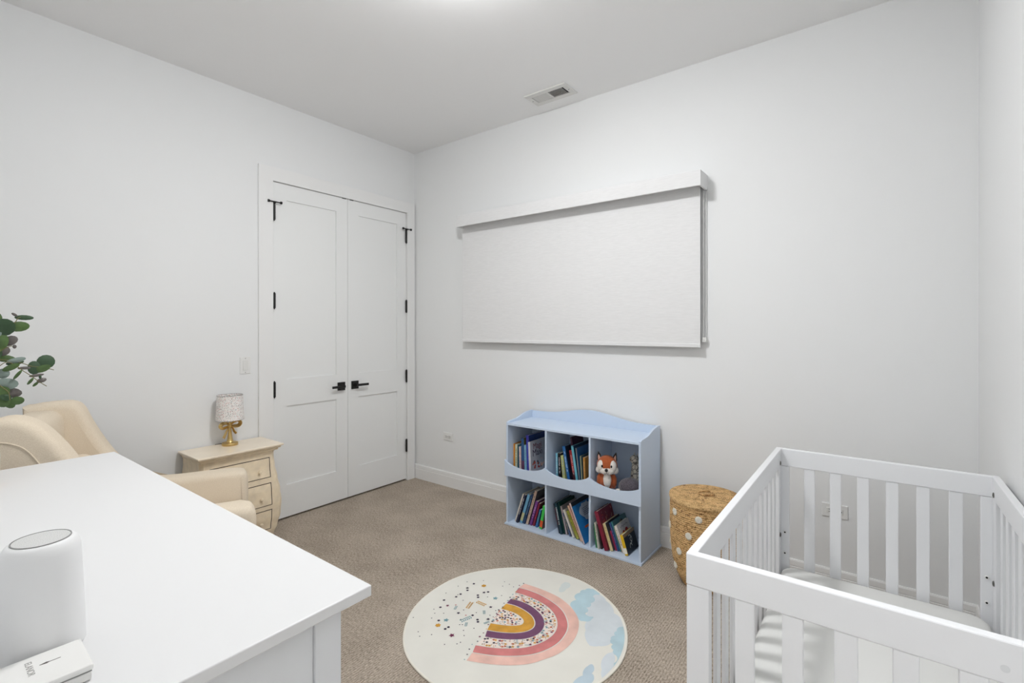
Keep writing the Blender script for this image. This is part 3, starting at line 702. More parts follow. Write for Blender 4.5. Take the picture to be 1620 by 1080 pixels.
# ---------------------------------------------------------------- crib
CX0, CX1, CYN, CYF_ = 3.102, 3.812, -1.893, -0.620
cl = ((CX0 + CX1) / 2, (CYN + CYF_) / 2, 0)
t = thing('crib', 'white slatted wooden baby crib standing in the right corner', 'crib', cl)
T = 0.022; ZR0, ZR1 = 0.795, 0.870; PW = 0.052
def crib_end(y0, y1, yi0, yi1):
    m = MB(); m.box(CX0, CX1, y0, y1, ZR0, ZR1); m.build('end_top_rail', M_crib, t, loc=cl, bevel=0.003)
    m = MB(); m.box(CX0 + PW, CX1 - PW, y0 + .002, y1 - .002, 0.20, 0.27); m.build('end_bottom_rail', M_crib, t, loc=cl, bevel=0.002)
    for xa, xb in ((CX0 + .001, CX0 + PW), (CX1 - PW, CX1 - .001)):
        m = MB(); m.box(xa, xb, y0 + .0015, y1 - .0015, 0.0, ZR0 - 0.0006); m.build('post', M_crib, t, loc=cl, bevel=0.002)
    for i in range(6):
        c = 3.2295 + 0.0930 * i
        m = MB(); m.box(c - 0.0197, c + 0.0197, y0 + 0.003, y1 - 0.007, 0.269, ZR0 + 0.0); m.build('slat', M_crib, t, loc=cl, bevel=0.002)
crib_end(CYN, CYN + T, 0, 0); crib_end(CYF_ - T, CYF_, 0, 0)
for x0, x1 in ((CX0, CX0 + T), (CX1 - T, CX1)):
    ya, yb = CYN + T, CYF_ - T
    m = MB(); m.box(x0, x1, ya + .0003, yb - .0003, ZR0, ZR1); m.build('side_top_rail', M_crib, t, loc=cl, bevel=0.0025)
    m = MB(); m.box(x0 + .002, x1 - .002, ya + PW, yb - PW, 0.20, 0.27); m.build('side_bottom_rail', M_crib, t, loc=cl, bevel=0.002)
    for a, b in ((ya + .0003, ya + PW), (yb - PW, yb - .0003)):
        m = MB(); m.box(x0 + .001, x1 - .001, a, b, 0.0, ZR0 - .0005); m.build('side_stile', M_crib, t, loc=cl, bevel=0.002)
    n = 12; gap = (yb - ya - 2 * PW - n * 0.039) / (n + 1)
    for i in range(n):
        c = ya + PW + gap * (i + 1) + 0.039 * (i + .5)
        m = MB(); m.box(x0 + 0.0055, x1 - 0.0055, c - 0.0190, c + 0.0190, 0.269, ZR0); m.build('slat', M_crib, t, loc=cl, bevel=0.002)
def bolt(p, axis, r=0.008, dark=0.0035):
    R_ = {'y': Matrix.Rotation(radians(90), 4, 'X'), 'x': Matrix.Rotation(radians(90), 4, 'Y'), '-x': Matrix.Rotation(radians(-90), 4, 'Y')}[axis]
    m = MB(); m.lathe([(r, 0.0), (r, 0.0015), (r * .8, 0.003), (dark, 0.003), (dark, 0.0012), (dark * .3, 0.0010)], 0, 0, 16, mis=[0, 0, 0, 1, 1, 1], M=Matrix.Translation(p) @ R_)
    m.build('bolt', [M_plate if r < .0085 else M_steel, M_gap], t, loc=cl, smooth=True)
yf = CYF_ - T
for x in (CX0 + 0.036, CX1 - 0.036):
    for z in (0.505, 0.414): bolt((x, yf, z), 'y', 0.007)
for z in (0.812, 0.500): bolt((CX0 + T, yf - 0.030, z), 'x', 0.0095, 0.005); bolt((CX1 - T, yf - 0.032, z), '-x', 0.0095, 0.005)
for z in (0.812, 0.500): bolt((CX0 + T, CYN + T + 0.028, z), 'x', 0.0095, 0.005); bolt((CX1 - T, CYN + T + 0.028, z), '-x', 0.0095, 0.005)
m = MB(); m.lathe([(0.0062, 0), (0.0062, 0.0006)], 0, 0, 20, M=Matrix.Translation((3.640, CYN, 0.822)) @ Matrix.Rotation(radians(90), 4, 'X')); m.build('bolt_plug', mat('plug_white', rgb(226, 228, 230), .4), t, loc=cl)
m = MB(); m.box(CX0 + T + .002, CX1 - T - .002, CYN + T + .002, yf - .002, 0.225, 0.243); m.build('mattress_board', M_crib, t, loc=cl)
t = thing('crib_mattress', 'crib mattress in a fitted off-white sheet lying inside the crib', 'mattress', (cl[0], cl[1], 0.244))
m = MB(); b = bmesh.new()
mx0, mx1, my0, my1 = CX0 + T + .010, CX1 - T - .010, CYN + T + .012, yf - .012
def rrect(x0, x1, y0, y1, r, n=8):
    pts = []
    for cx, cy, a0 in ((x1 - r, y1 - r, 0), (x0 + r, y1 - r, 90), (x0 + r, y0 + r, 180), (x1 - r, y0 + r, 270)):
        for i in range(n + 1): a = radians(a0 + 90 * i / n); pts.append((cx + r * cos(a), cy + r * sin(a)))
    return pts
rings = []
for inset, z in ((0.012, .245), (0.0, .255), (0.0, .350), (0.003, .360), (0.010, .367), (0.024, .371), (0.06, .372)):
    rings.append([m.bm.verts.new((x, y, z)) for x, y in rrect(mx0 + inset, mx1 - inset, my0 + inset, my1 - inset, 0.055 - inset * .3)])
for k in range(len(rings) - 1):
    nn = len(rings[k])
    for i in range(nn): m.face([rings[k][i], rings[k][(i + 1) % nn], rings[k + 1][(i + 1) % nn], rings[k + 1][i]])
m.face(rings[0][::-1]); m.face(rings[-1])
m.build('fitted_sheet', M_sheet, t, loc=(cl[0], cl[1], 0.244), smooth=True, angle=60)

# ---------------------------------------------------------------- rug
RC, RR, RZ = (2.090, -1.221), 0.521, 0.0065
m = MB(); n = 120
edge = [(RR * (1 + 0.004 * sin(5 * a) + 0.003 * sin(9 * a + 1)) * cos(a), RR * (1 + 0.004 * sin(5 * a) + 0.003 * sin(9 * a + 1)) * sin(a)) for a in [2 * pi * i / n for i in range(n)]]
R1 = [[m.bm.verts.new((x * s, y * s, z)) for x, y in edge] for s, z in ((0.998, 0.0005), (1.0, 0.004), (0.997, RZ), (0.990, RZ + .0012), (0.984, RZ))]
for k in range(4):
    for i in range(n): m.face([R1[k][i], R1[k][(i + 1) % n], R1[k + 1][(i + 1) % n], R1[k + 1][i]], 1)
m.face(R1[0][::-1], 0); m.face(R1[4], 0)
def lay(pts, z, mi): m.face([m.bm.verts.new((x, y, z)) for x, y in pts], mi)
clip = lambda p: p if math.hypot(*p) < RR * 0.972 else (p[0] * RR * 0.972 / math.hypot(*p), p[1] * RR * 0.972 / math.hypot(*p))
cl1b = [(0.153, 0.48), (0.212, 0.454), (0.267, 0.419), (0.345, 0.345), (0.406, 0.313), (0.436, 0.271), (0.426, 0.222), (0.415, 0.174), (0.431, 0.119), (0.397, 0.079), (0.365, 0.059), (0.298, 0.145), (0.271, 0.21), (0.24, 0.27), (0.215, 0.315)]
cl1 = [(0.161, 0.259), (0.14, 0.335), (0.123, 0.407), (0.131, 0.447), (0.153, 0.475), (0.188, 0.47), (0.213, 0.449), (0.194, 0.414), (0.213, 0.353), (0.214, 0.305), (0.233, 0.26), (0.276, 0.258), (0.28, 0.239), (0.257, 0.199), (0.229, 0.2), (0.194, 0.23)]
cl2 = [(0.421, 0.154), (0.424, 0.19), (0.416, 0.225), (0.425, 0.273), (0.44, 0.274), (0.484, 0.187), (0.506, 0.093), (0.507, 0.025), (0.507, -0.008), (0.494, 0.015), (0.486, 0.069), (0.461, 0.095), (0.443, 0.127)]
cl2b = [(0.448, 0.041), (0.465, 0.08), (0.499, 0.019), (0.505, -0.046), (0.5, -0.087), (0.477, -0.047)]
cl3 = [(0.40, -0.26), (0.425, -0.20), (0.430, -0.121), (0.421, -0.057), (0.428, -0.041), (0.442, -0.049), (0.453, -0.089), (0.469, -0.1), (0.476, -0.141), (0.46, -0.21), (0.43, -0.26)]
cl4 = [(0.033, 0.346), (0.009, 0.396), (0.005, 0.45), (0.03, 0.455), (0.05, 0.427), (0.045, 0.395), (0.047, 0.357)]
def scallop(pts, k=0.16):
    out = []; N = len(pts)
    cx = sum(p[0] for p in pts) / N; cy = sum(p[1] for p in pts) / N
    for i in range(N):
        a, b2 = pts[i], pts[(i + 1) % N]; d = math.dist(a, b2); nx, ny = (b2[1] - a[1]) / d, -(b2[0] - a[0]) / d
        if nx * ((a[0] + b2[0]) / 2 - cx) + ny * ((a[1] + b2[1]) / 2 - cy) < 0: nx, ny = -nx, -ny
        for j in range(5):
            u = j / 5; w = sin(pi * u) ** 0.7 * d * k
            out.append((a[0] + (b2[0] - a[0]) * u + nx * w, a[1] + (b2[1] - a[1]) * u + ny * w))
    return [clip(p) for p in out]
lay(scallop(cl1b, .10), RZ + .0002, 3); lay(scallop(cl1, .25), RZ + .0004, 2); lay(scallop(cl2, .22), RZ + .0004, 2); lay(scallop(cl2b, .1), RZ + .0006, 3); lay(scallop(cl3, .12), RZ + .0004, 13); lay(scallop(cl4, .1), RZ + .0003, 4)
b0 = [(-0.162, 0.302), (-0.064, 0.31), (0.051, 0.302), (0.146, 0.265), (0.214, 0.215), (0.255, 0.159), (0.284, 0.084), (0.293, 0.007), (0.283, -0.073), (0.256, -0.134), (0.222, -0.194), (0.169, -0.246), (0.115, -0.283), (0.063, -0.311), (-0.001, -0.339)]
b1 = [(-0.163, 0.250), (-0.109, 0.26), (-0.031, 0.261), (0.063, 0.241), (0.134, 0.209), (0.193, 0.155), (0.228, 0.097), (0.243, 0.029), (0.241, -0.033), (0.22, -0.099), (0.185, -0.154), (0.129, -0.205), (0.064, -0.249), (-0.015, -0.285)]
b2 = [(-0.150, 0.197), (-0.094, 0.207), (-0.014, 0.206), (0.059, 0.19), (0.122, 0.154), (0.168, 0.102), (0.191, 0.045), (0.191, -0.014), (0.174, -0.072), (0.138, -0.129), (0.086, -0.174), (0.029, -0.210), (-0.037, -0.24)]
b3 = [(-0.133, 0.142), (-0.078, 0.154), (-0.014, 0.151), (0.045, 0.132), (0.092, 0.104), (0.123, 0.068), (0.141, 0.019), (0.137, -0.032), (0.111, -0.078), (0.07, -0.115), (0.02, -0.147), (-0.04, -0.174)]
b4 = [(-0.125, 0.092), (-0.074, 0.103), (-0.017, 0.099), (0.038, 0.082), (0.077, 0.05), (0.094, 0.012), (0.085, -0.028), (0.053, -0.066), (0.013, -0.094), (-0.023, -0.113), (-0.064, -0.130)]
b5 = [(-0.118, 0.038), (-0.065, 0.049), (-0.022, 0.049), (0.017, 0.035), (0.035, 0.014), (0.032, -0.010), (0.001, -0.038), (-0.039, -0.06), (-0.085, -0.079)]
NS = 70
bs = [resample(catmull(b_, 6), NS) for b_ in (b0, b1, b2, b3, b4, b5)]
def strip(A, Bb, z, mi, ia=0.0, ib=0.0):
    pa, pb = [], []
    for p, q in zip(A, Bb):
        d = max(1e-6, math.dist(p, q)); pa.append(tuple(p[k] + (q[k] - p[k]) * ia / d for k in (0, 1))); pb.append(tuple(q[k] + (p[k] - q[k]) * ib / d for k in (0, 1)))
    VA = [m.bm.verts.new((x, y, z)) for x, y in pa]; VB = [m.bm.verts.new((x, y, z)) for x, y in pb]
    for i in range(len(VA) - 1): m.face([VA[i], VA[i + 1], VB[i + 1], VB[i]], mi)
Z1 = RZ + .0009
strip(bs[0], bs[1], Z1, 5, 0, .004); strip(bs[1], bs[2], Z1, 6, .001, .004); strip(bs[2], bs[3], Z1, 7, 0, .002); strip(bs[3], bs[4], Z1, 8, .002, .004); strip(bs[4], bs[5], Z1, 9, .001, .003)
lay(bs[5], Z1, 7)
star_m = {'n': 10, 'n2': 10, 's': 12, 'p': 11, 'p2': 11, 'g2': 9, 't2': 12, 'pk': 6}
def star(x, y, r, mi, z, petals=5, rot=0, deep=0.45):
    k = petals * 2; lay([(x + (r if i % 2 == 0 else r * deep) * cos(rot + pi * i / petals), y + (r if i % 2 == 0 else r * deep) * sin(rot + pi * i / petals)) for i in range(k)], z, mi)
def dot(x, y, r, mi, z): lay([(x + r * cos(pi * i / 4), y + r * sin(pi * i / 4)) for i in range(8)], z, mi)
def leaf(x, y, l, a, mi, z):
    lay([(x + u * l * cos(a) - v * l * sin(a), y + u * l * sin(a) + v * l * cos(a)) for u, v in ((-.5, 0), (-.15, .22), (.2, .18), (.5, 0), (.2, -.18), (-.15, -.22))], z, mi)
def sprig(x, y, s, mi, z, rnd):
    a0 = rnd.uniform(0, 2 * pi)
    for k in range(-2, 4):
        px, py = x + k * s * .24 * cos(a0), y + k * s * .24 * sin(a0)
        for sg in (-1, 1): leaf(px + sg * s * .16 * -sin(a0), py + sg * s * .16 * cos(a0), s * .34, a0 + sg * 0.9, mi, z)
rnd = random.Random(5)
scat = [(-0.382, 0.134, 'n'), (-0.325, 0.151, 'g2'), (-0.381, 0.081, 'n2'), (-0.365, 0.064, 'n'), (-0.425, 0.126, 's'), (-0.361, 0.19, 's'), (-0.433, 0.064, 's'), (-0.437, -0.024, 's'), (-0.369, 0.015, 'n'), (-0.37, -0.017, 'n'), (-0.377, 0.003, 's'), (-0.398, -0.077, 'n'), (-0.349, -0.101, 'p'), (-0.367, -0.133, 'n'), (-0.381, -0.164, 's'), (-0.353, -0.185, 's'), (-0.318, -0.159, 's'), (-0.336, -0.222, 's'), (-0.41, -0.272, 's'), (-0.295, -0.215, 'n'), (-0.269, -0.191, 't2'), (-0.271, -0.243, 'g2'), (-0.222, -0.223, 'n'), (-0.224, -0.242, 'n'), (-0.308, -0.332, 's'), (-0.278, -0.35, 's'), (-0.244, -0.309, 's'), (-0.167, -0.257, 'p2'), (-0.148, -0.322, 's'), (-0.107, -0.286, 's'), (-0.102, -0.269, 's'), (-0.149, -0.199, 's'), (-0.121, -0.225, 's'), (-0.121, -0.158, 's'), (-0.281, 0.101, 'n2'), (-0.267, 0.118, 'n'), (-0.29, 0.062, 'n'), (-0.276, 0.048, 'n'), (-0.239, 0.08, 's'), (-0.199, 0.095, 't2'), (-0.189, 0.134, 's'), (-0.241, 0.209, 's'), (-0.261, 0.251, 's'), (-0.224, 0.246, 's'), (-0.19, 0.239, 's'), (-0.262, -0.036, 'G3'), (-0.232, 0.015, 'G3'), (-0.319, -0.019, 's'), (-0.259, -0.08, 's'), (-0.262, -0.114, 'n2'), (-0.32, -0.072, 'pk'), (-0.303, -0.092, 'gr'), (-0.198, -0.123, 'T3'), (-0.22, -0.106, 'pk'), (-0.218, -0.145, 's'), (-0.194, -0.086, 'n'), (-0.194, -0.059, 's'), (-0.152, -0.098, 'n'), (-0.139, -0.11, 'n'), (-0.164, -0.035, 'gr2'), (-0.168, 0.02, 'n2'), (-0.129, 0.012, 's'), (-0.127, -0.035, 's'), (-0.114, -0.064, 'n2'), (-0.104, -0.091, 'gr'), (-0.193, -0.178, 's'), (-0.183, -0.17, 's'), (-0.169, -0.16, 'gr')]
Z2 = RZ + .0012
for x, y, k in scat:
    rt = rnd.uniform(0, 6)
    if k == 's': dot(x, y, .0030, 10, Z2)
    elif k == 'n': star(x, y, .0078, 10, Z2, 5, rt, .72)
    elif k in ('n2', 'p'): star(x, y, .0105, star_m[k], Z2, 5, rt)
    elif k in ('g2', 't2', 'p2'): star(x, y, .0150, star_m[k], Z2, 6 if k == 'g2' else 5, rt, .7 if k == 'g2' else .5)
    elif k == 'pk': star(x, y, .006, 6, Z2, 5, rt)
    elif k == 'G3': sprig(x, y, .040, 9, Z2, rnd)
    elif k == 'T3': sprig(x, y, .042, 12, Z2, rnd)
    else: sprig(x, y, .022, 12, Z2, rnd)
def motif(x, y, rnd, s=1.0, z=Z2):
    k = rnd.random(); rt = rnd.uniform(0, 6)
    if k < .50: star(x, y, .0112 * s, rnd.choice((10, 10, 11, 9, 12, 14)), z, 5, rt, .48)
    elif k < .66: sprig(x, y, .022 * s, rnd.choice((9, 12, 14)), z, rnd)
    else:
        for _ in range(3): dot(x + rnd.uniform(-.006, .006), y + rnd.uniform(-.006, .006), .0030 * s, rnd.choice((10, 9, 12, 14)), z)
for i in range(1, NS - 1):
    p, q = bs[2][i], bs[3][i]
    for u in (.17, .50, .83):
        if rnd.random() < .74:
            uu = u + rnd.uniform(-.07, .07); motif(p[0] + (q[0] - p[0]) * uu, p[1] + (q[1] - p[1]) * uu, rnd, .78)
placed = []
for _ in range(900):
    x, y = rnd.uniform(-.12, .04), rnd.uniform(-.08, .05)
    # inside the innermost arch
    ins = False; P = bs[5] + [bs[5][0]]
    for (xa, ya), (xb_, yb_) in zip(P, P[1:]):
        if (ya > y) != (yb_ > y) and x < (xb_ - xa) * (y - ya) / (yb_ - ya) + xa: ins = not ins
    if ins and all(math.dist((x, y), q) > .0125 for q in placed) and min(math.dist((x, y), q) for q in bs[5]) > .006: placed.append((x, y)); motif(x, y, rnd, .75)
for i in range(22):      # ragged star edge down the cut side
    u = i / 21; x = -0.165 + u * 0.155 + rnd.uniform(-.012, .006) - 0.01 * sin(pi * u); y = .30 - u * .64
    star(x - .004, y, rnd.uniform(.004, .0075), rnd.choice((10, 11, 9, 10, 12)), Z2, 5, rnd.uniform(0, 6))
rm = [mat('rug_cream', rgb(233, 231, 222), .9, noise=.035, nscale=5, bump=.1, bscale=300, bdist=.002), mat('rug_hem', rgb(238, 234, 222), .9),
      mat('rug_cloud_blue', rgb(186, 211, 219), .9, noise=.10, nscale=9), mat('rug_cloud_pale', rgb(215, 222, 226), .9, noise=.06, nscale=9), mat('rug_cloud_faint', rgb(218, 224, 220), .9),
      mat('rug_blush', rgb(234, 192, 178), .9, noise=.13, nscale=11), mat('rug_rose', rgb(207, 128, 126), .9, noise=.16, nscale=12), mat('rug_floral_ground', rgb(244, 232, 222), .9),
      mat('rug_plum', rgb(118, 76, 106), .9, noise=.16, nscale=20), mat('rug_mustard', rgb(210, 156, 62), .9, noise=.15, nscale=22), mat('rug_navy', rgb(56, 46, 66), .9), mat('rug_berry', rgb(120, 56, 84), .9),
      mat('rug_teal', rgb(120, 160, 168), .9), mat('rug_cloud_mid', rgb(192, 209, 219), .9, noise=.08, nscale=9), mat('rug_rust', rgb(196, 110, 76), .9)]
rug = m.build('round_rug', rm); rug.location = (RC[0], RC[1], 0)
tag(rug, 'round cream rug with half rainbow, scattered stars and blue clouds on the carpet', 'rug')

# ---------------------------------------------------------------- dresser
DX0, DX1, DYB, DYF, DZ = 1.181, 2.737, -3.030, -2.516, 0.940
dl = ((DX0 + DX1) / 2, (DYB + DYF) / 2, 0)
t = thing('dresser', 'long white lacquered dresser with overhanging top in the left foreground', 'dresser', dl)
m = MB(); m.box(DX0, DX1, DYB, DYF, DZ - 0.020, DZ); m.build('top_board', M_dress, t, loc=dl, bevel=0.0022, bseg=3)
bx0, bx1, by0, byf = DX0 + 0.034, DX1 - 0.034, DYB + 0.008, DYF - 0.040
zb = DZ - 0.0205
m = MB()
for xa, xb, s in ((bx0, bx0 + 0.02, 1), (bx1 - 0.02, bx1, -1)):
    px = (bx0 + 0.006, bx0 + 0.018) if s == 1 else (bx1 - 0.018, bx1 - 0.006)
    m.box(xa, xb, byf - 0.050, byf, 0, zb); m.box(xa, xb, by0, by0 + 0.05, 0, zb)
    m.box(px[0], px[1], by0 + 0.05, byf - 0.050, 0.10, zb)
m.box(bx0 + .02, bx1 - .02, by0, by0 + 0.008, 0.12, zb)
m.box(bx0 + .02, bx1 - .02, byf - 0.03, byf - 0.001, zb - 0.025, zb); m.box(bx0 + .02, bx1 - .02, byf - 0.03, byf - 0.001, 0.10, 0.125)
m.build('carcass', M_dress2, t, loc=dl, bevel=0.0015)
wT = bx1 - bx0 - 0.04
rows = [(0.76, zb - 0.028, 4), (0.55, 0.755, 2), (0.34, 0.545, 2), (0.13, 0.335, 2)]
for z0, z1, n in rows:
    for i in range(n):
        xa = bx0 + 0.02 + wT * i / n + 0.003; xb = bx0 + 0.02 + wT * (i + 1) / n - 0.003
        m = MB(); m.box(xa, xb, byf - 0.022, byf - 0.002, z0, z1); dr = m.build('drawer_front', M_dress2, t, loc=dl, bevel=0.002)
        for kx in ((0.5,) if n == 4 else (0.25, 0.75)):
            kxx = xa + (xb - xa) * kx; kz = (z0 + z1) / 2
            k = MB(); k.lathe([(0.006, 0), (0.006, 0.012), (0.014, 0.018), (0.014, 0.024), (0.004, 0.027)], 0, 0, 14, M=Matrix.Translation((kxx, byf - 0.002, kz)) @ Matrix.Rotation(radians(-90), 4, 'X')); k.build('knob', M_dress2, dr, loc=dl, smooth=True)

# sound machine / speaker
sp = (2.502, -2.914, DZ)
t = thing('smart_speaker', 'white tapered cylinder speaker with grey ring on top of the dresser', 'speaker', sp)
m = MB(); m.lathe([(0.046, 0.0), (0.0485, 0.003), (0.0485, 0.012), (0.047, 0.06), (0.0445, 0.12), (0.0435, 0.143), (0.0415, 0.151), (0.038, 0.1565), (0.0345, 0.159), (0.0335, 0.1592)], 0, 0, 56); m.build('shell', M_speaker, t, smooth=True)
m = MB(); m.lathe([(0.0315, 0.1588), (0.0315, 0.1604), (0.0330, 0.1604), (0.0330, 0.1588)], 0, 0, 56, cap=False); m.build('ring', M_gray, t, smooth=True)
m = MB(); m.lathe([(0.0312, 0.1590), (0.0312, 0.1600), (0.001, 0.1602)], 0, 0, 56); m.build('top_grille', M_mesh, t)
# white box in front of it
ang = radians(-2)
bxl = (2.598, -2.935, DZ)
t = thing('white_box', 'small white lidded box with faint lettering and an arrow, beside the speaker on the dresser', 'box', bxl, (0, 0, ang))
m = MB(); m.rbox(-0.040, 0.040, -0.045, 0.050, 0.0005, 0.012, 0.002, 2); m.build('tray', M_box, t)
m = MB(); m.rbox(-0.042, 0.042, -0.047, 0.052, 0.0135, 0.022, 0.003, 2); lidb = m.build('lid', M_box, t)
m = MB(); m.box(-0.040, 0.040, -0.045, 0.050, 0.012, 0.0135); m.build('seam', M_gray, t)
Mx = Matrix.Translation((-0.008, -0.004, 0.0222)) @ Matrix.Rotation(radians(0), 4, 'Z')
text_mesh('lettering', 'ELANOR', 0.0098, M_inkl, lidb, Mx, 0.0001)
m = MB(); m.box(-0.0088, -0.0078, 0.006, 0.026, 0.0221, 0.0223); m.prism([(-0.0083, 0.005), (-0.0063, 0.012), (-0.0083, 0.016), (-0.0103, 0.012)], 'z', 0.0221, 0.0224); m.build('arrow_mark', M_ink, lidb)

# vase with eucalyptus at the far left of the dresser
vx, vyy = 1.395, -2.880
t = thing('vase', 'white vase with pale wood base at the left end of the dresser', 'vase', (vx, vyy, DZ))
m = MB(); m.lathe([(0.040, 0.022), (0.043, 0.035), (0.044, 0.09), (0.040, 0.13), (0.030, 0.155), (0.026, 0.170), (0.030, 0.180), (0.026, 0.180), (0.022, 0.170), (0.022, 0.10)], 0, 0, 36, cap=False); m.build('body', mat('vase_glaze', rgb(238, 236, 232), .3), t, smooth=True)
m = MB(); m.lathe([(0.040, 0.0), (0.0415, 0.003), (0.0415, 0.020), (0.040, 0.022)], 0, 0, 36); m.build('wood_base', mat('pale_wood', rgb(214, 170, 136), .5), t, smooth=True)

# eucalyptus: leaves placed in the y-z plane beside the vase, each with its own depth and tilt
LG = [mat('eucalyptus_green', rgb(70, 96, 46), .45, noise=.25, nscale=40), mat('eucalyptus_dark', rgb(44, 70, 42), .5, noise=.2, nscale=40), mat('eucalyptus_silver', rgb(118, 132, 124), .6, noise=.15, nscale=40), mat('eucalyptus_purple', rgb(98, 92, 88), .6, noise=.25, nscale=60), mat('eucalyptus_stem', rgb(112, 104, 62), .6)]
def yz(u, v): return (-2.8395 + u / 6.353 * .0013, 1.469 - v / 6.353 * .00187)
def eleaf(m, u, v, lw, lh, rot, mi, dx=0.0, tilt=0.25, swing=0.2):
    y, z = yz(u, v); a, b_ = lw / 6.353 * .00172 / 2, lh / 6.353 * .00225 / 2
    n = 14; cen = Vector((1.42 + dx, y, z)); vs = []
    Rm = Matrix.Rotation(radians(rot), 3, 'X') @ Matrix.Rotation(tilt, 3, 'Z') @ Matrix.Rotation(swing, 3, 'Y')
    c0 = m.bm.verts.new(cen + Rm @ Vector((0.0015, 0, 0)))
    ring1 = [m.bm.verts.new(cen + Rm @ Vector((0.0008, .55 * a * cos(2 * pi * i / n), .55 * b_ * sin(2 * pi * i / n)))) for i in range(n)]
    ring = [m.bm.verts.new(cen + Rm @ Vector((-0.0018 * (1 + .4 * cos(4 * pi * i / n)), a * cos(2 * pi * i / n), b_ * sin(2 * pi * i / n)))) for i in range(n)]
    for i in range(n):
        m.face([c0, ring1[i], ring1[(i + 1) % n]], mi); m.face([ring1[i], ring[i], ring[(i + 1) % n], ring1[(i + 1) % n]], mi)
def stem(m, pts, r=.0011):
    P = [(vx, vyy, DZ + 0.10), (vx + .004, vyy + .006, DZ + .18)] + [(1.42 + d, *yz(u, v)) for u, v, d in pts]
    m.tube(catmull(P, 4), r, 6)
branches = [
    ('topmost eucalyptus sprig reaching up from the vase', [(-120, 560, -.02), (-20, 300, -.01), (60, 240, 0), (150, 170, 0), (185, 120, 0), (215, 110, 0)],
     [(255, 112, 155, 44, -2, 1), (150, 85, 60, 22, -40, 3), (195, 205, 190, 86, 4, 0), (30, 215, 200, 150, 45, 1), (120, 235, 60, 40, 60, 0), (-60, 120, 150, 120, 10, 0), (-90, 260, 170, 130, -20, 2)]),
    ('middle eucalyptus sprig with silvery leaves in the vase', [(-140, 640, -.02), (-40, 480, 0), (50, 420, .01), (120, 400, .01)],
     [(105, 350, 140, 80, 35, 3), (0, 370, 130, 160, -20, 0), (35, 450, 110, 90, -60, 3), (145, 408, 34, 34, 0, 3), (-70, 460, 150, 130, 15, 1)]),
    ('longest eucalyptus sprig arching right from the vase', [(-150, 760, -.02), (-60, 560, 0), (60, 540, 0), (220, 575, 0), (330, 615, 0), (440, 628, 0), (570, 664, 0)],
     [(60, 525, 170, 60, -10, 0), (165, 545, 160, 44, 14, 2), (160, 572, 150, 40, 8, 1), (110, 615, 150, 50, 28, 0), (355, 630, 110, 118, 0, 1), (490, 575, 165, 122, 32, 1), (440, 645, 150, 60, 24, 0)]),
    ('drooping eucalyptus sprig with narrow leaves in the vase', [(-150, 780, -.02), (-50, 640, .005), (60, 560, .008), (160, 600, .008), (240, 660, .008), (330, 720, .008), (400, 775, .008), (484, 828, .008)],
     [(255, 628, 115, 26, 0, 3), (175, 690, 120, 24, 56, 0), (380, 710, 130, 26, 6, 3), (305, 765, 90, 24, 58, 0), (430, 763, 86, 40, 18, 3), (372, 800, 70, 22, 46, 0), (410, 728, 24, 30, 0, 1)]),
    ('lowest eucalyptus sprig with round leaves spilling over the vase', [(-150, 800, -.02), (-80, 720, .01), (10, 800, .014), (80, 860, .014), (95, 940, .014)],
     [(35, 675, 110, 84, -10, 2), (60, 778, 200, 96, -6, 2), (90, 870, 230, 90, -12, 3), (20, 850, 120, 90, 0, 0), (30, 945, 120, 110, 20, 0), (100, 975, 90, 100, 30, 0), (175, 955, 112, 70, 0, 0), (-70, 900, 120, 110, 0, 2), (60, 910, 100, 60, -30, 1)])]
for lab, sp_, lv in branches:
    t = thing('eucalyptus_sprig', lab, 'plant', (vx, vyy, DZ + 0.10), group='eucalyptus sprigs in the vase')
    m = MB(); stem(m, sp_); m.build('stem', LG[4], t, loc=(vx, vyy, DZ + 0.10), smooth=True)
    for i, (u, v, a, b_, r_, mi) in enumerate(lv):
        m = MB(); eleaf(m, u, v, a, b_, r_, 0, dx=.004 * ((i * 3) % 5 - 2) + (.008 if 'droop' in lab else 0), tilt=.15 * ((i % 3) - 1), swing=.12 * ((i % 4) - 1.5)); m.build('leaf', LG[mi], t, loc=(vx, vyy, DZ + 0.10), smooth=True, angle=80)

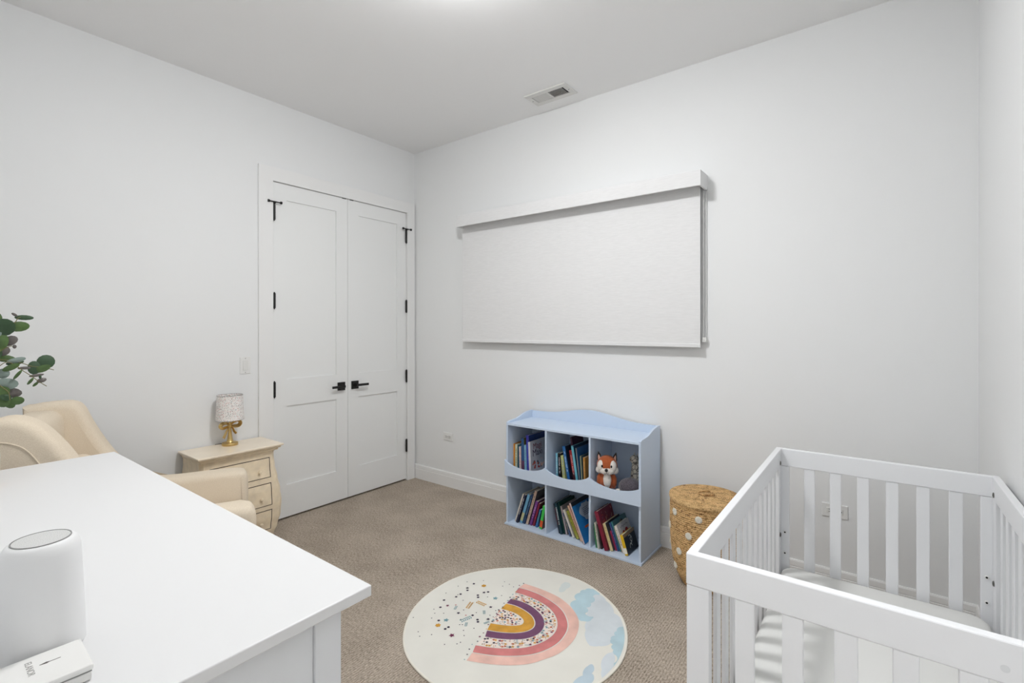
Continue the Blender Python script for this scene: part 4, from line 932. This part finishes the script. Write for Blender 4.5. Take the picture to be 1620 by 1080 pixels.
# ---------------------------------------------------------------- armchair (nursery glider)
# local frame: +Y forward, +X to the sitter's... lateral toward the dresser, origin on the floor under the front centre
ca = atan2(-0.45, 0.893)       # lateral axis direction angle
F_ = Vector((0.45, 0.893, 0)).normalized(); L_ = Vector((0.893, -0.45, 0)).normalized()
CHA = atan2(L_.y, L_.x) + radians(5.5)      # turned a little towards the wall
Lx = Vector((cos(CHA), sin(CHA), 0))
orig = F_ * (-1.262) + L_ * (1.612 + 0.315) - Lx * 0.315
t = chair = thing('armchair', 'oatmeal linen wingback nursery armchair behind the dresser', 'chair', (orig.x, orig.y, 0), (0, 0, CHA))
def soft(name, mbx, parent, sub=2, mats=None):
    return mbx.build(name, mats or M_linen, parent, smooth=True, sub=sub)
def side_shape(xc, th, sgn):
    """wing and arm: closed outline in (f,z), thick, rounded over"""
    out = [(0.0, 0.14), (0.004, 0.34), (0.006, 0.53), (-0.004, 0.575), (-0.03, 0.594), (-0.12, 0.602), (-0.30, 0.604), (-0.42, 0.614), (-0.50, 0.660), (-0.553, 0.750), (-0.603, 0.850), (-0.660, 0.950), (-0.722, 1.030), (-0.785, 1.068), (-0.845, 1.066), (-0.905, 1.03), (-0.895, 0.90), (-0.87, 0.70), (-0.845, 0.45), (-0.84, 0.14)]
    if sgn < 0: out = out[:8] + [(-0.50, 0.650), (-0.575, 0.740), (-0.635, 0.840), (-0.683, 0.940), (-0.712, 1.010), (-0.745, 1.040), (-0.80, 1.046), (-0.90, 1.035), (-0.925, 1.0)] + out[17:]
    return out
def rounded_slab(m, outline, x0, x1, r):
    """outline in (y,z); slab between x0 and x1 with softly rounded rim"""
    N = len(outline); cy = sum(p[0] for p in outline) / N; cz = sum(p[1] for p in outline) / N
    def inset(d):
        out = []
        for i in range(N):
            a, b2, c = outline[i - 1], outline[i], outline[(i + 1) % N]
            t1 = Vector((b2[0] - a[0], b2[1] - a[1])).normalized(); t2 = Vector((c[0] - b2[0], c[1] - b2[1])).normalized()
            nn = Vector((-(t1 + t2).y, (t1 + t2).x))
            if nn.length < 1e-6: nn = Vector((-t1.y, t1.x))
            nn.normalize(); out.append((b2[0] + nn.x * d * SGN, b2[1] + nn.y * d * SGN))
        return out
    area = sum(outline[i][0] * outline[(i + 1) % N][1] - outline[(i + 1) % N][0] * outline[i][1] for i in range(N))
    SGN = 1 if area > 0 else -1
    rings = []
    for k in range(7):
        a = pi * k / 12; rings.append((x0 + r * (1 - sin(a)), r * (1 - cos(pi / 2 - (pi / 2 - a)))))
    prof = [(x0 + r * (1 - cos(pi / 2 * k / 4)), r * (1 - sin(pi / 2 * k / 4))) for k in range(5)]
    prof = prof + [(x1 - (x - x0), d) for x, d in prof[::-1]]
    VR = []
    for x, d in prof: VR.append([m.bm.verts.new((x, y, z)) for y, z in inset(d)])
    for a, b2 in zip(VR, VR[1:]):
        for i in range(N): m.face([a[i], a[(i + 1) % N], b2[(i + 1) % N], b2[i]])
    caps = [m.face(VR[0][::-1]), m.face(VR[-1])]
    m.flat = bmesh.ops.triangulate(m.bm, faces=caps, ngon_method='EAR_CLIP')['faces']
for sgn, nm in ((-1, 'far'), (1, 'near')):
    x_in, x_out = 0.245 * sgn, 0.385 * sgn
    m = MB(); ol = catmull(side_shape(0, 0, sgn), 3, True)
    rounded_slab(m, ol, min(x_in, x_out), max(x_in, x_out), 0.036)
    sd = m.build('wing_arm', M_linen, t, smooth=True, angle=70)
    # welt line stitched around the outer face, set inside the rim
    N = len(ol); cy = -0.45; cz = 0.5
    m = MB(); pts = []
    src = [(-0.05, 0.545), (-0.20, 0.552), (-0.36, 0.556), (-0.50, 0.585), (-0.58, 0.66), (-0.645, 0.76), (-0.70, 0.86), (-0.735, 0.925), (-0.77, 0.965), (-0.82, 0.985), (-0.85, 0.975)]
    for y, z in catmull(src, 4): pts.append((x_out + 0.0015 * sgn - 0.0012 * sgn, y, z))
    m.tube(pts, 0.0028, 6); m.build('welt', M_linenD if False else M_linen, sd, smooth=True)
m = MB(); m.rbox(-0.36, 0.36, -0.92, -0.76, 0.16, 1.010, 0.055, 5)
for v in m.bm.verts:
    v.co.y += -0.02 * (v.co.z - 0.3); v.co.z += 0.012 * (1 - (v.co.x / 0.36) ** 2) if v.co.z > 0.9 else 0
m.build('backrest', M_linen, t, smooth=True, angle=70)
m = MB(); m.rbox(-0.243, 0.243, -0.760, -0.65, 0.44, 0.80, 0.050, 5); m.build('back_cushion', M_linen, t, smooth=True, angle=70)
m = MB(); m.rbox(-0.243, 0.243, -0.74, 0.0, 0.16, 0.32, 0.02, 3); m.build('seat_base', M_linen, t, smooth=True, angle=60)
m = MB(); m.rbox(-0.240, 0.240, -0.62, 0.008, 0.322, 0.455, 0.045, 5); m.build('seat_cushion', M_linen, t, smooth=True, angle=70)
m = MB(); m.lathe([(0.24, 0.0), (0.25, 0.006), (0.25, 0.022), (0.235, 0.028), (0.05, 0.032), (0.05, 0.157)], 0, -0.44, 36); m.build('swivel_base', M_wood, t, smooth=True)

# ---------------------------------------------------------------- nightstand
nl = (0.17, -1.678, 0)
t = thing('nightstand', 'cream painted bombe three-drawer nightstand beside the closet door', 'nightstand', nl)
NZ = 0.640
def bomb(z):      # outward swell of front/sides along the height
    P = [(0.0, 0.000), (0.04, 0.004), (0.10, 0.020), (0.18, 0.034), (0.26, 0.038), (0.34, 0.032), (0.42, 0.020), (0.50, 0.008), (0.56, 0.003), (0.61, 0.006)]
    for (a, ra), (b2, rb) in zip(P, P[1:]):
        if z <= b2: return ra + (rb - ra) * (0.5 - 0.5 * cos(pi * (z - a) / (b2 - a)))
    return P[-1][1]
yL, yR, xF = -0.222, 0.214, 0.110      # local y extents, front x (base values)
lev = [0.0 + 0.60 * i / 40 for i in range(41)]
m = MB(); rings = []
for z in lev:
    w = bomb(z); rings.append([m.bm.verts.new(p) for p in ((-0.150, yL - w, z), (xF + w - 0.018, yL - w, z), (xF + w, yL - w + 0.018, z), (xF + w, yR + w - 0.018, z), (xF + w - 0.018, yR + w, z), (-0.150, yR + w, z))])
for a, b2 in zip(rings, rings[1:]):
    for i in range(6): m.face([a[i], a[(i + 1) % 6], b2[(i + 1) % 6], b2[i]])
m.face(rings[0][::-1]); m.face(rings[-1])
m.build('case', M_cream, t, smooth=True, angle=30)
m = MB()
m.box(-0.158, xF + 0.048, yL - 0.030, yR + 0.040, NZ - 0.013, NZ); m.build('top', M_creamtop, t, bevel=0.004, bseg=3)
m = MB(); m.box(-0.155, xF + 0.036, yL - 0.020, yR + 0.030, NZ - 0.026, NZ - 0.013, 0); m.box(-0.152, xF + 0.020, yL - 0.010, yR + 0.018, NZ - 0.042, NZ - 0.026, 0); m.build('molding', M_cream, t, bevel=0.005, bseg=3)
dy0, dy1 = -0.176, 0.182
for z0, z1 in ((0.428, 0.556), (0.252, 0.394), (0.092, 0.224)):
    def patch(mm, ya, yb2, za, zb2, off, mi=0, n=10):
        A = [];
        for i in range(n + 1):
            z = za + (zb2 - za) * i / n; x = xF + bomb(z) + off
            A.append((mm.bm.verts.new((x, ya, z)), mm.bm.verts.new((x, yb2, z)), mm.bm.verts.new((x - off - 0.004, ya, z)), mm.bm.verts.new((x - off - 0.004, yb2, z))))
        for p, q in zip(A, A[1:]):
            mm.face([p[0], p[1], q[1], q[0]], mi); mm.face([p[2], p[0], q[0], q[2]], mi); mm.face([p[1], p[3], q[3], q[1]], mi)
        mm.face([A[0][0], A[0][2], A[0][3], A[0][1]], mi); mm.face([A[-1][0], A[-1][1], A[-1][3], A[-1][2]], mi)
    m = MB(); patch(m, dy0, dy1, z0, z1, 0.0008, 1); patch(m, dy0 + 0.0055, dy1 - 0.0055, z0 + 0.0045, z1 - 0.0045, 0.0025, 0)
    dr = m.build('drawer', [M_cream, M_brown], t)
    for ky in (-0.10, 0.110):
        kz = (z0 + z1) / 2 - 0.018; k = MB(); kx = xF + bomb(kz) + 0.0025
        k.lathe([(0.004, 0), (0.004, 0.008), (0.010, 0.012), (0.011, 0.017), (0.008, 0.021), (0.002, 0.022)], 0, 0, 14, M=Matrix.Translation((kx, ky, kz)) @ Matrix.Rotation(radians(90), 4, 'Y'))
        k.build('knob', M_cream, dr, smooth=True)

# ---------------------------------------------------------------- table lamp
ll = (0.100, -1.663, NZ)
t = thing('table_lamp', 'small brass bow table lamp with floral shade on the nightstand', 'lamp', ll)
m = MB(); m.lathe([(0.046, 0.0005), (0.047, 0.003), (0.047, 0.014), (0.045, 0.018), (0.024, 0.020), (0.019, 0.026), (0.015, 0.045), (0.011, 0.075), (0.008, 0.11), (0.0065, 0.15), (0.006, 0.19)], 0, 0, 32); m.build('base', M_brass, t, smooth=True)
RL = Matrix.Rotation(radians(62), 4, 'Z')       # bow faces the room
def rib(pts, w, name, parent, mat_=M_brass, th=0.0016):
    mm = MB(); pts = catmull(pts, 5); A = []
    for i, p in enumerate(pts):
        p = Vector(p); tn = (Vector(pts[min(i + 1, len(pts) - 1)]) - Vector(pts[max(i - 1, 0)])).normalized()
        wd = w[0] + (w[1] - w[0]) * sin(pi * i / (len(pts) - 1)) if len(w) == 2 else w[0] + (w[2] - w[0]) * i / (len(pts) - 1)
        # ribbon is wide across the local x (towards the viewer)
        A.append([mm.bm.verts.new(RL @ (p + (Vector((0, 0.70, 0)) + Vector((tn.z, 0, -tn.x)) * 0.72) * (s * wd / 2) + (Vector((tn.z * .7, -0.7, -tn.x * .7)) * o))) for s in (-1, 1) for o in (-th, th)])
    for a, b2 in zip(A, A[1:]):
        for i, j in ((0, 1), (1, 3), (3, 2), (2, 0)): mm.face([a[i], a[j], b2[j], b2[i]])
    mm.face(A[0]); mm.face(A[-1]); return mm.build(name, mat_, parent, smooth=True, angle=50)
bow = (lambda mm: (mm.ball((0, 0, 0.128), (0.012, 0.013, 0.010), 0, 2), mm.build('bow_knot', M_brass, t, smooth=True))[1])(MB())
rib([(0.0, 0, .128), (.022, 0, .150), (.046, 0, .158), (.060, 0, .142), (.048, 0, .124), (.022, 0, .122), (.0, 0, .128)], (.010, .030), 'bow_loop', bow)
rib([(0.0, 0, .128), (-.020, 0, .142), (-.042, 0, .140), (-.054, 0, .122), (-.040, 0, .110), (-.018, 0, .118), (.0, 0, .128)], (.010, .030), 'bow_loop', bow)
rib([(0, 0, .126), (.016, 0, .108), (.024, 0, .088), (.036, 0, .072)], (.008, 0, .022), 'ribbon_tail', bow)
rib([(0, 0, .126), (-.014, 0, .100), (-.026, 0, .070), (-.036, 0, .046)], (.008, 0, .022), 'ribbon_tail', bow)
# floral shade: printed pattern in nodes
ms = bpy.data.materials.new('floral_shade_fabric'); ms.use_nodes = True; nt = ms.node_tree; N = nt.nodes; Lk = nt.links; bs_ = N['Principled BSDF']
bs_.inputs['Roughness'].default_value = 0.9
tc = N.new('ShaderNodeTexCoord'); prev = None
base = rgb(246, 243, 240); colr = [((112, 120, 128), 150, .24, 0), ((186, 84, 92), 105, .17, 3.1), ((150, 146, 124), 180, .20, 7.7), ((222, 172, 164), 120, .20, 5.3)]
last = None
for c, sc_, th_, off in colr:
    mp = N.new('ShaderNodeMapping'); mp.inputs['Location'].default_value = (off, off * 2, off); mp.inputs['Scale'].default_value = (1.2, 1.2, .6); Lk.new(tc.outputs['Object'], mp.inputs['Vector'])
    vo = N.new('ShaderNodeTexVoronoi'); vo.inputs['Scale'].default_value = sc_; vo.inputs['Randomness'].default_value = 1; Lk.new(mp.outputs['Vector'], vo.inputs['Vector'])
    lt = N.new('ShaderNodeMath'); lt.operation = 'LESS_THAN'; lt.inputs[1].default_value = th_; Lk.new(vo.outputs['Distance'], lt.inputs[0])
    mx = N.new('ShaderNodeMix'); mx.data_type = 'RGBA'; Lk.new(lt.outputs[0], mx.inputs[0])
    if last is None: mx.inputs[6].default_value = base
    else: Lk.new(last, mx.inputs[6])
    mx.inputs[7].default_value = rgb(*c); last = mx.outputs[2]
Lk.new(last, bs_.inputs['Base Color'])
m = MB(); m.lathe([(0.081, 0.166), (0.074, 0.325), (0.0725, 0.325), (0.0795, 0.166), (0.081, 0.166)], 0, 0, 48, cap=False); sh = m.build('lamp_shade', ms, t, smooth=True, angle=50)
m = MB()
for z, r in ((0.166, 0.0808), (0.325, 0.0738)): m.tube([(r * cos(2 * pi * i / 36), r * sin(2 * pi * i / 36), z) for i in range(37)], 0.0014, 6)
m.tube([(-.073, 0, .322), (0, 0, .318), (.073, 0, .322)], .0012, 6); m.tube([(0, 0, .19), (0, 0, .318)], .0022, 6)
m.build('shade_frame', M_gray, sh, smooth=True)
m = MB(); m.tube(catmull([(-0.045, -.004, .006), (-.062, -.012, .003), (-.070, -.03, .003), (-.075, -.06, .003)], 4), .0016, 6); m.build('cord', M_brown, t, smooth=True)
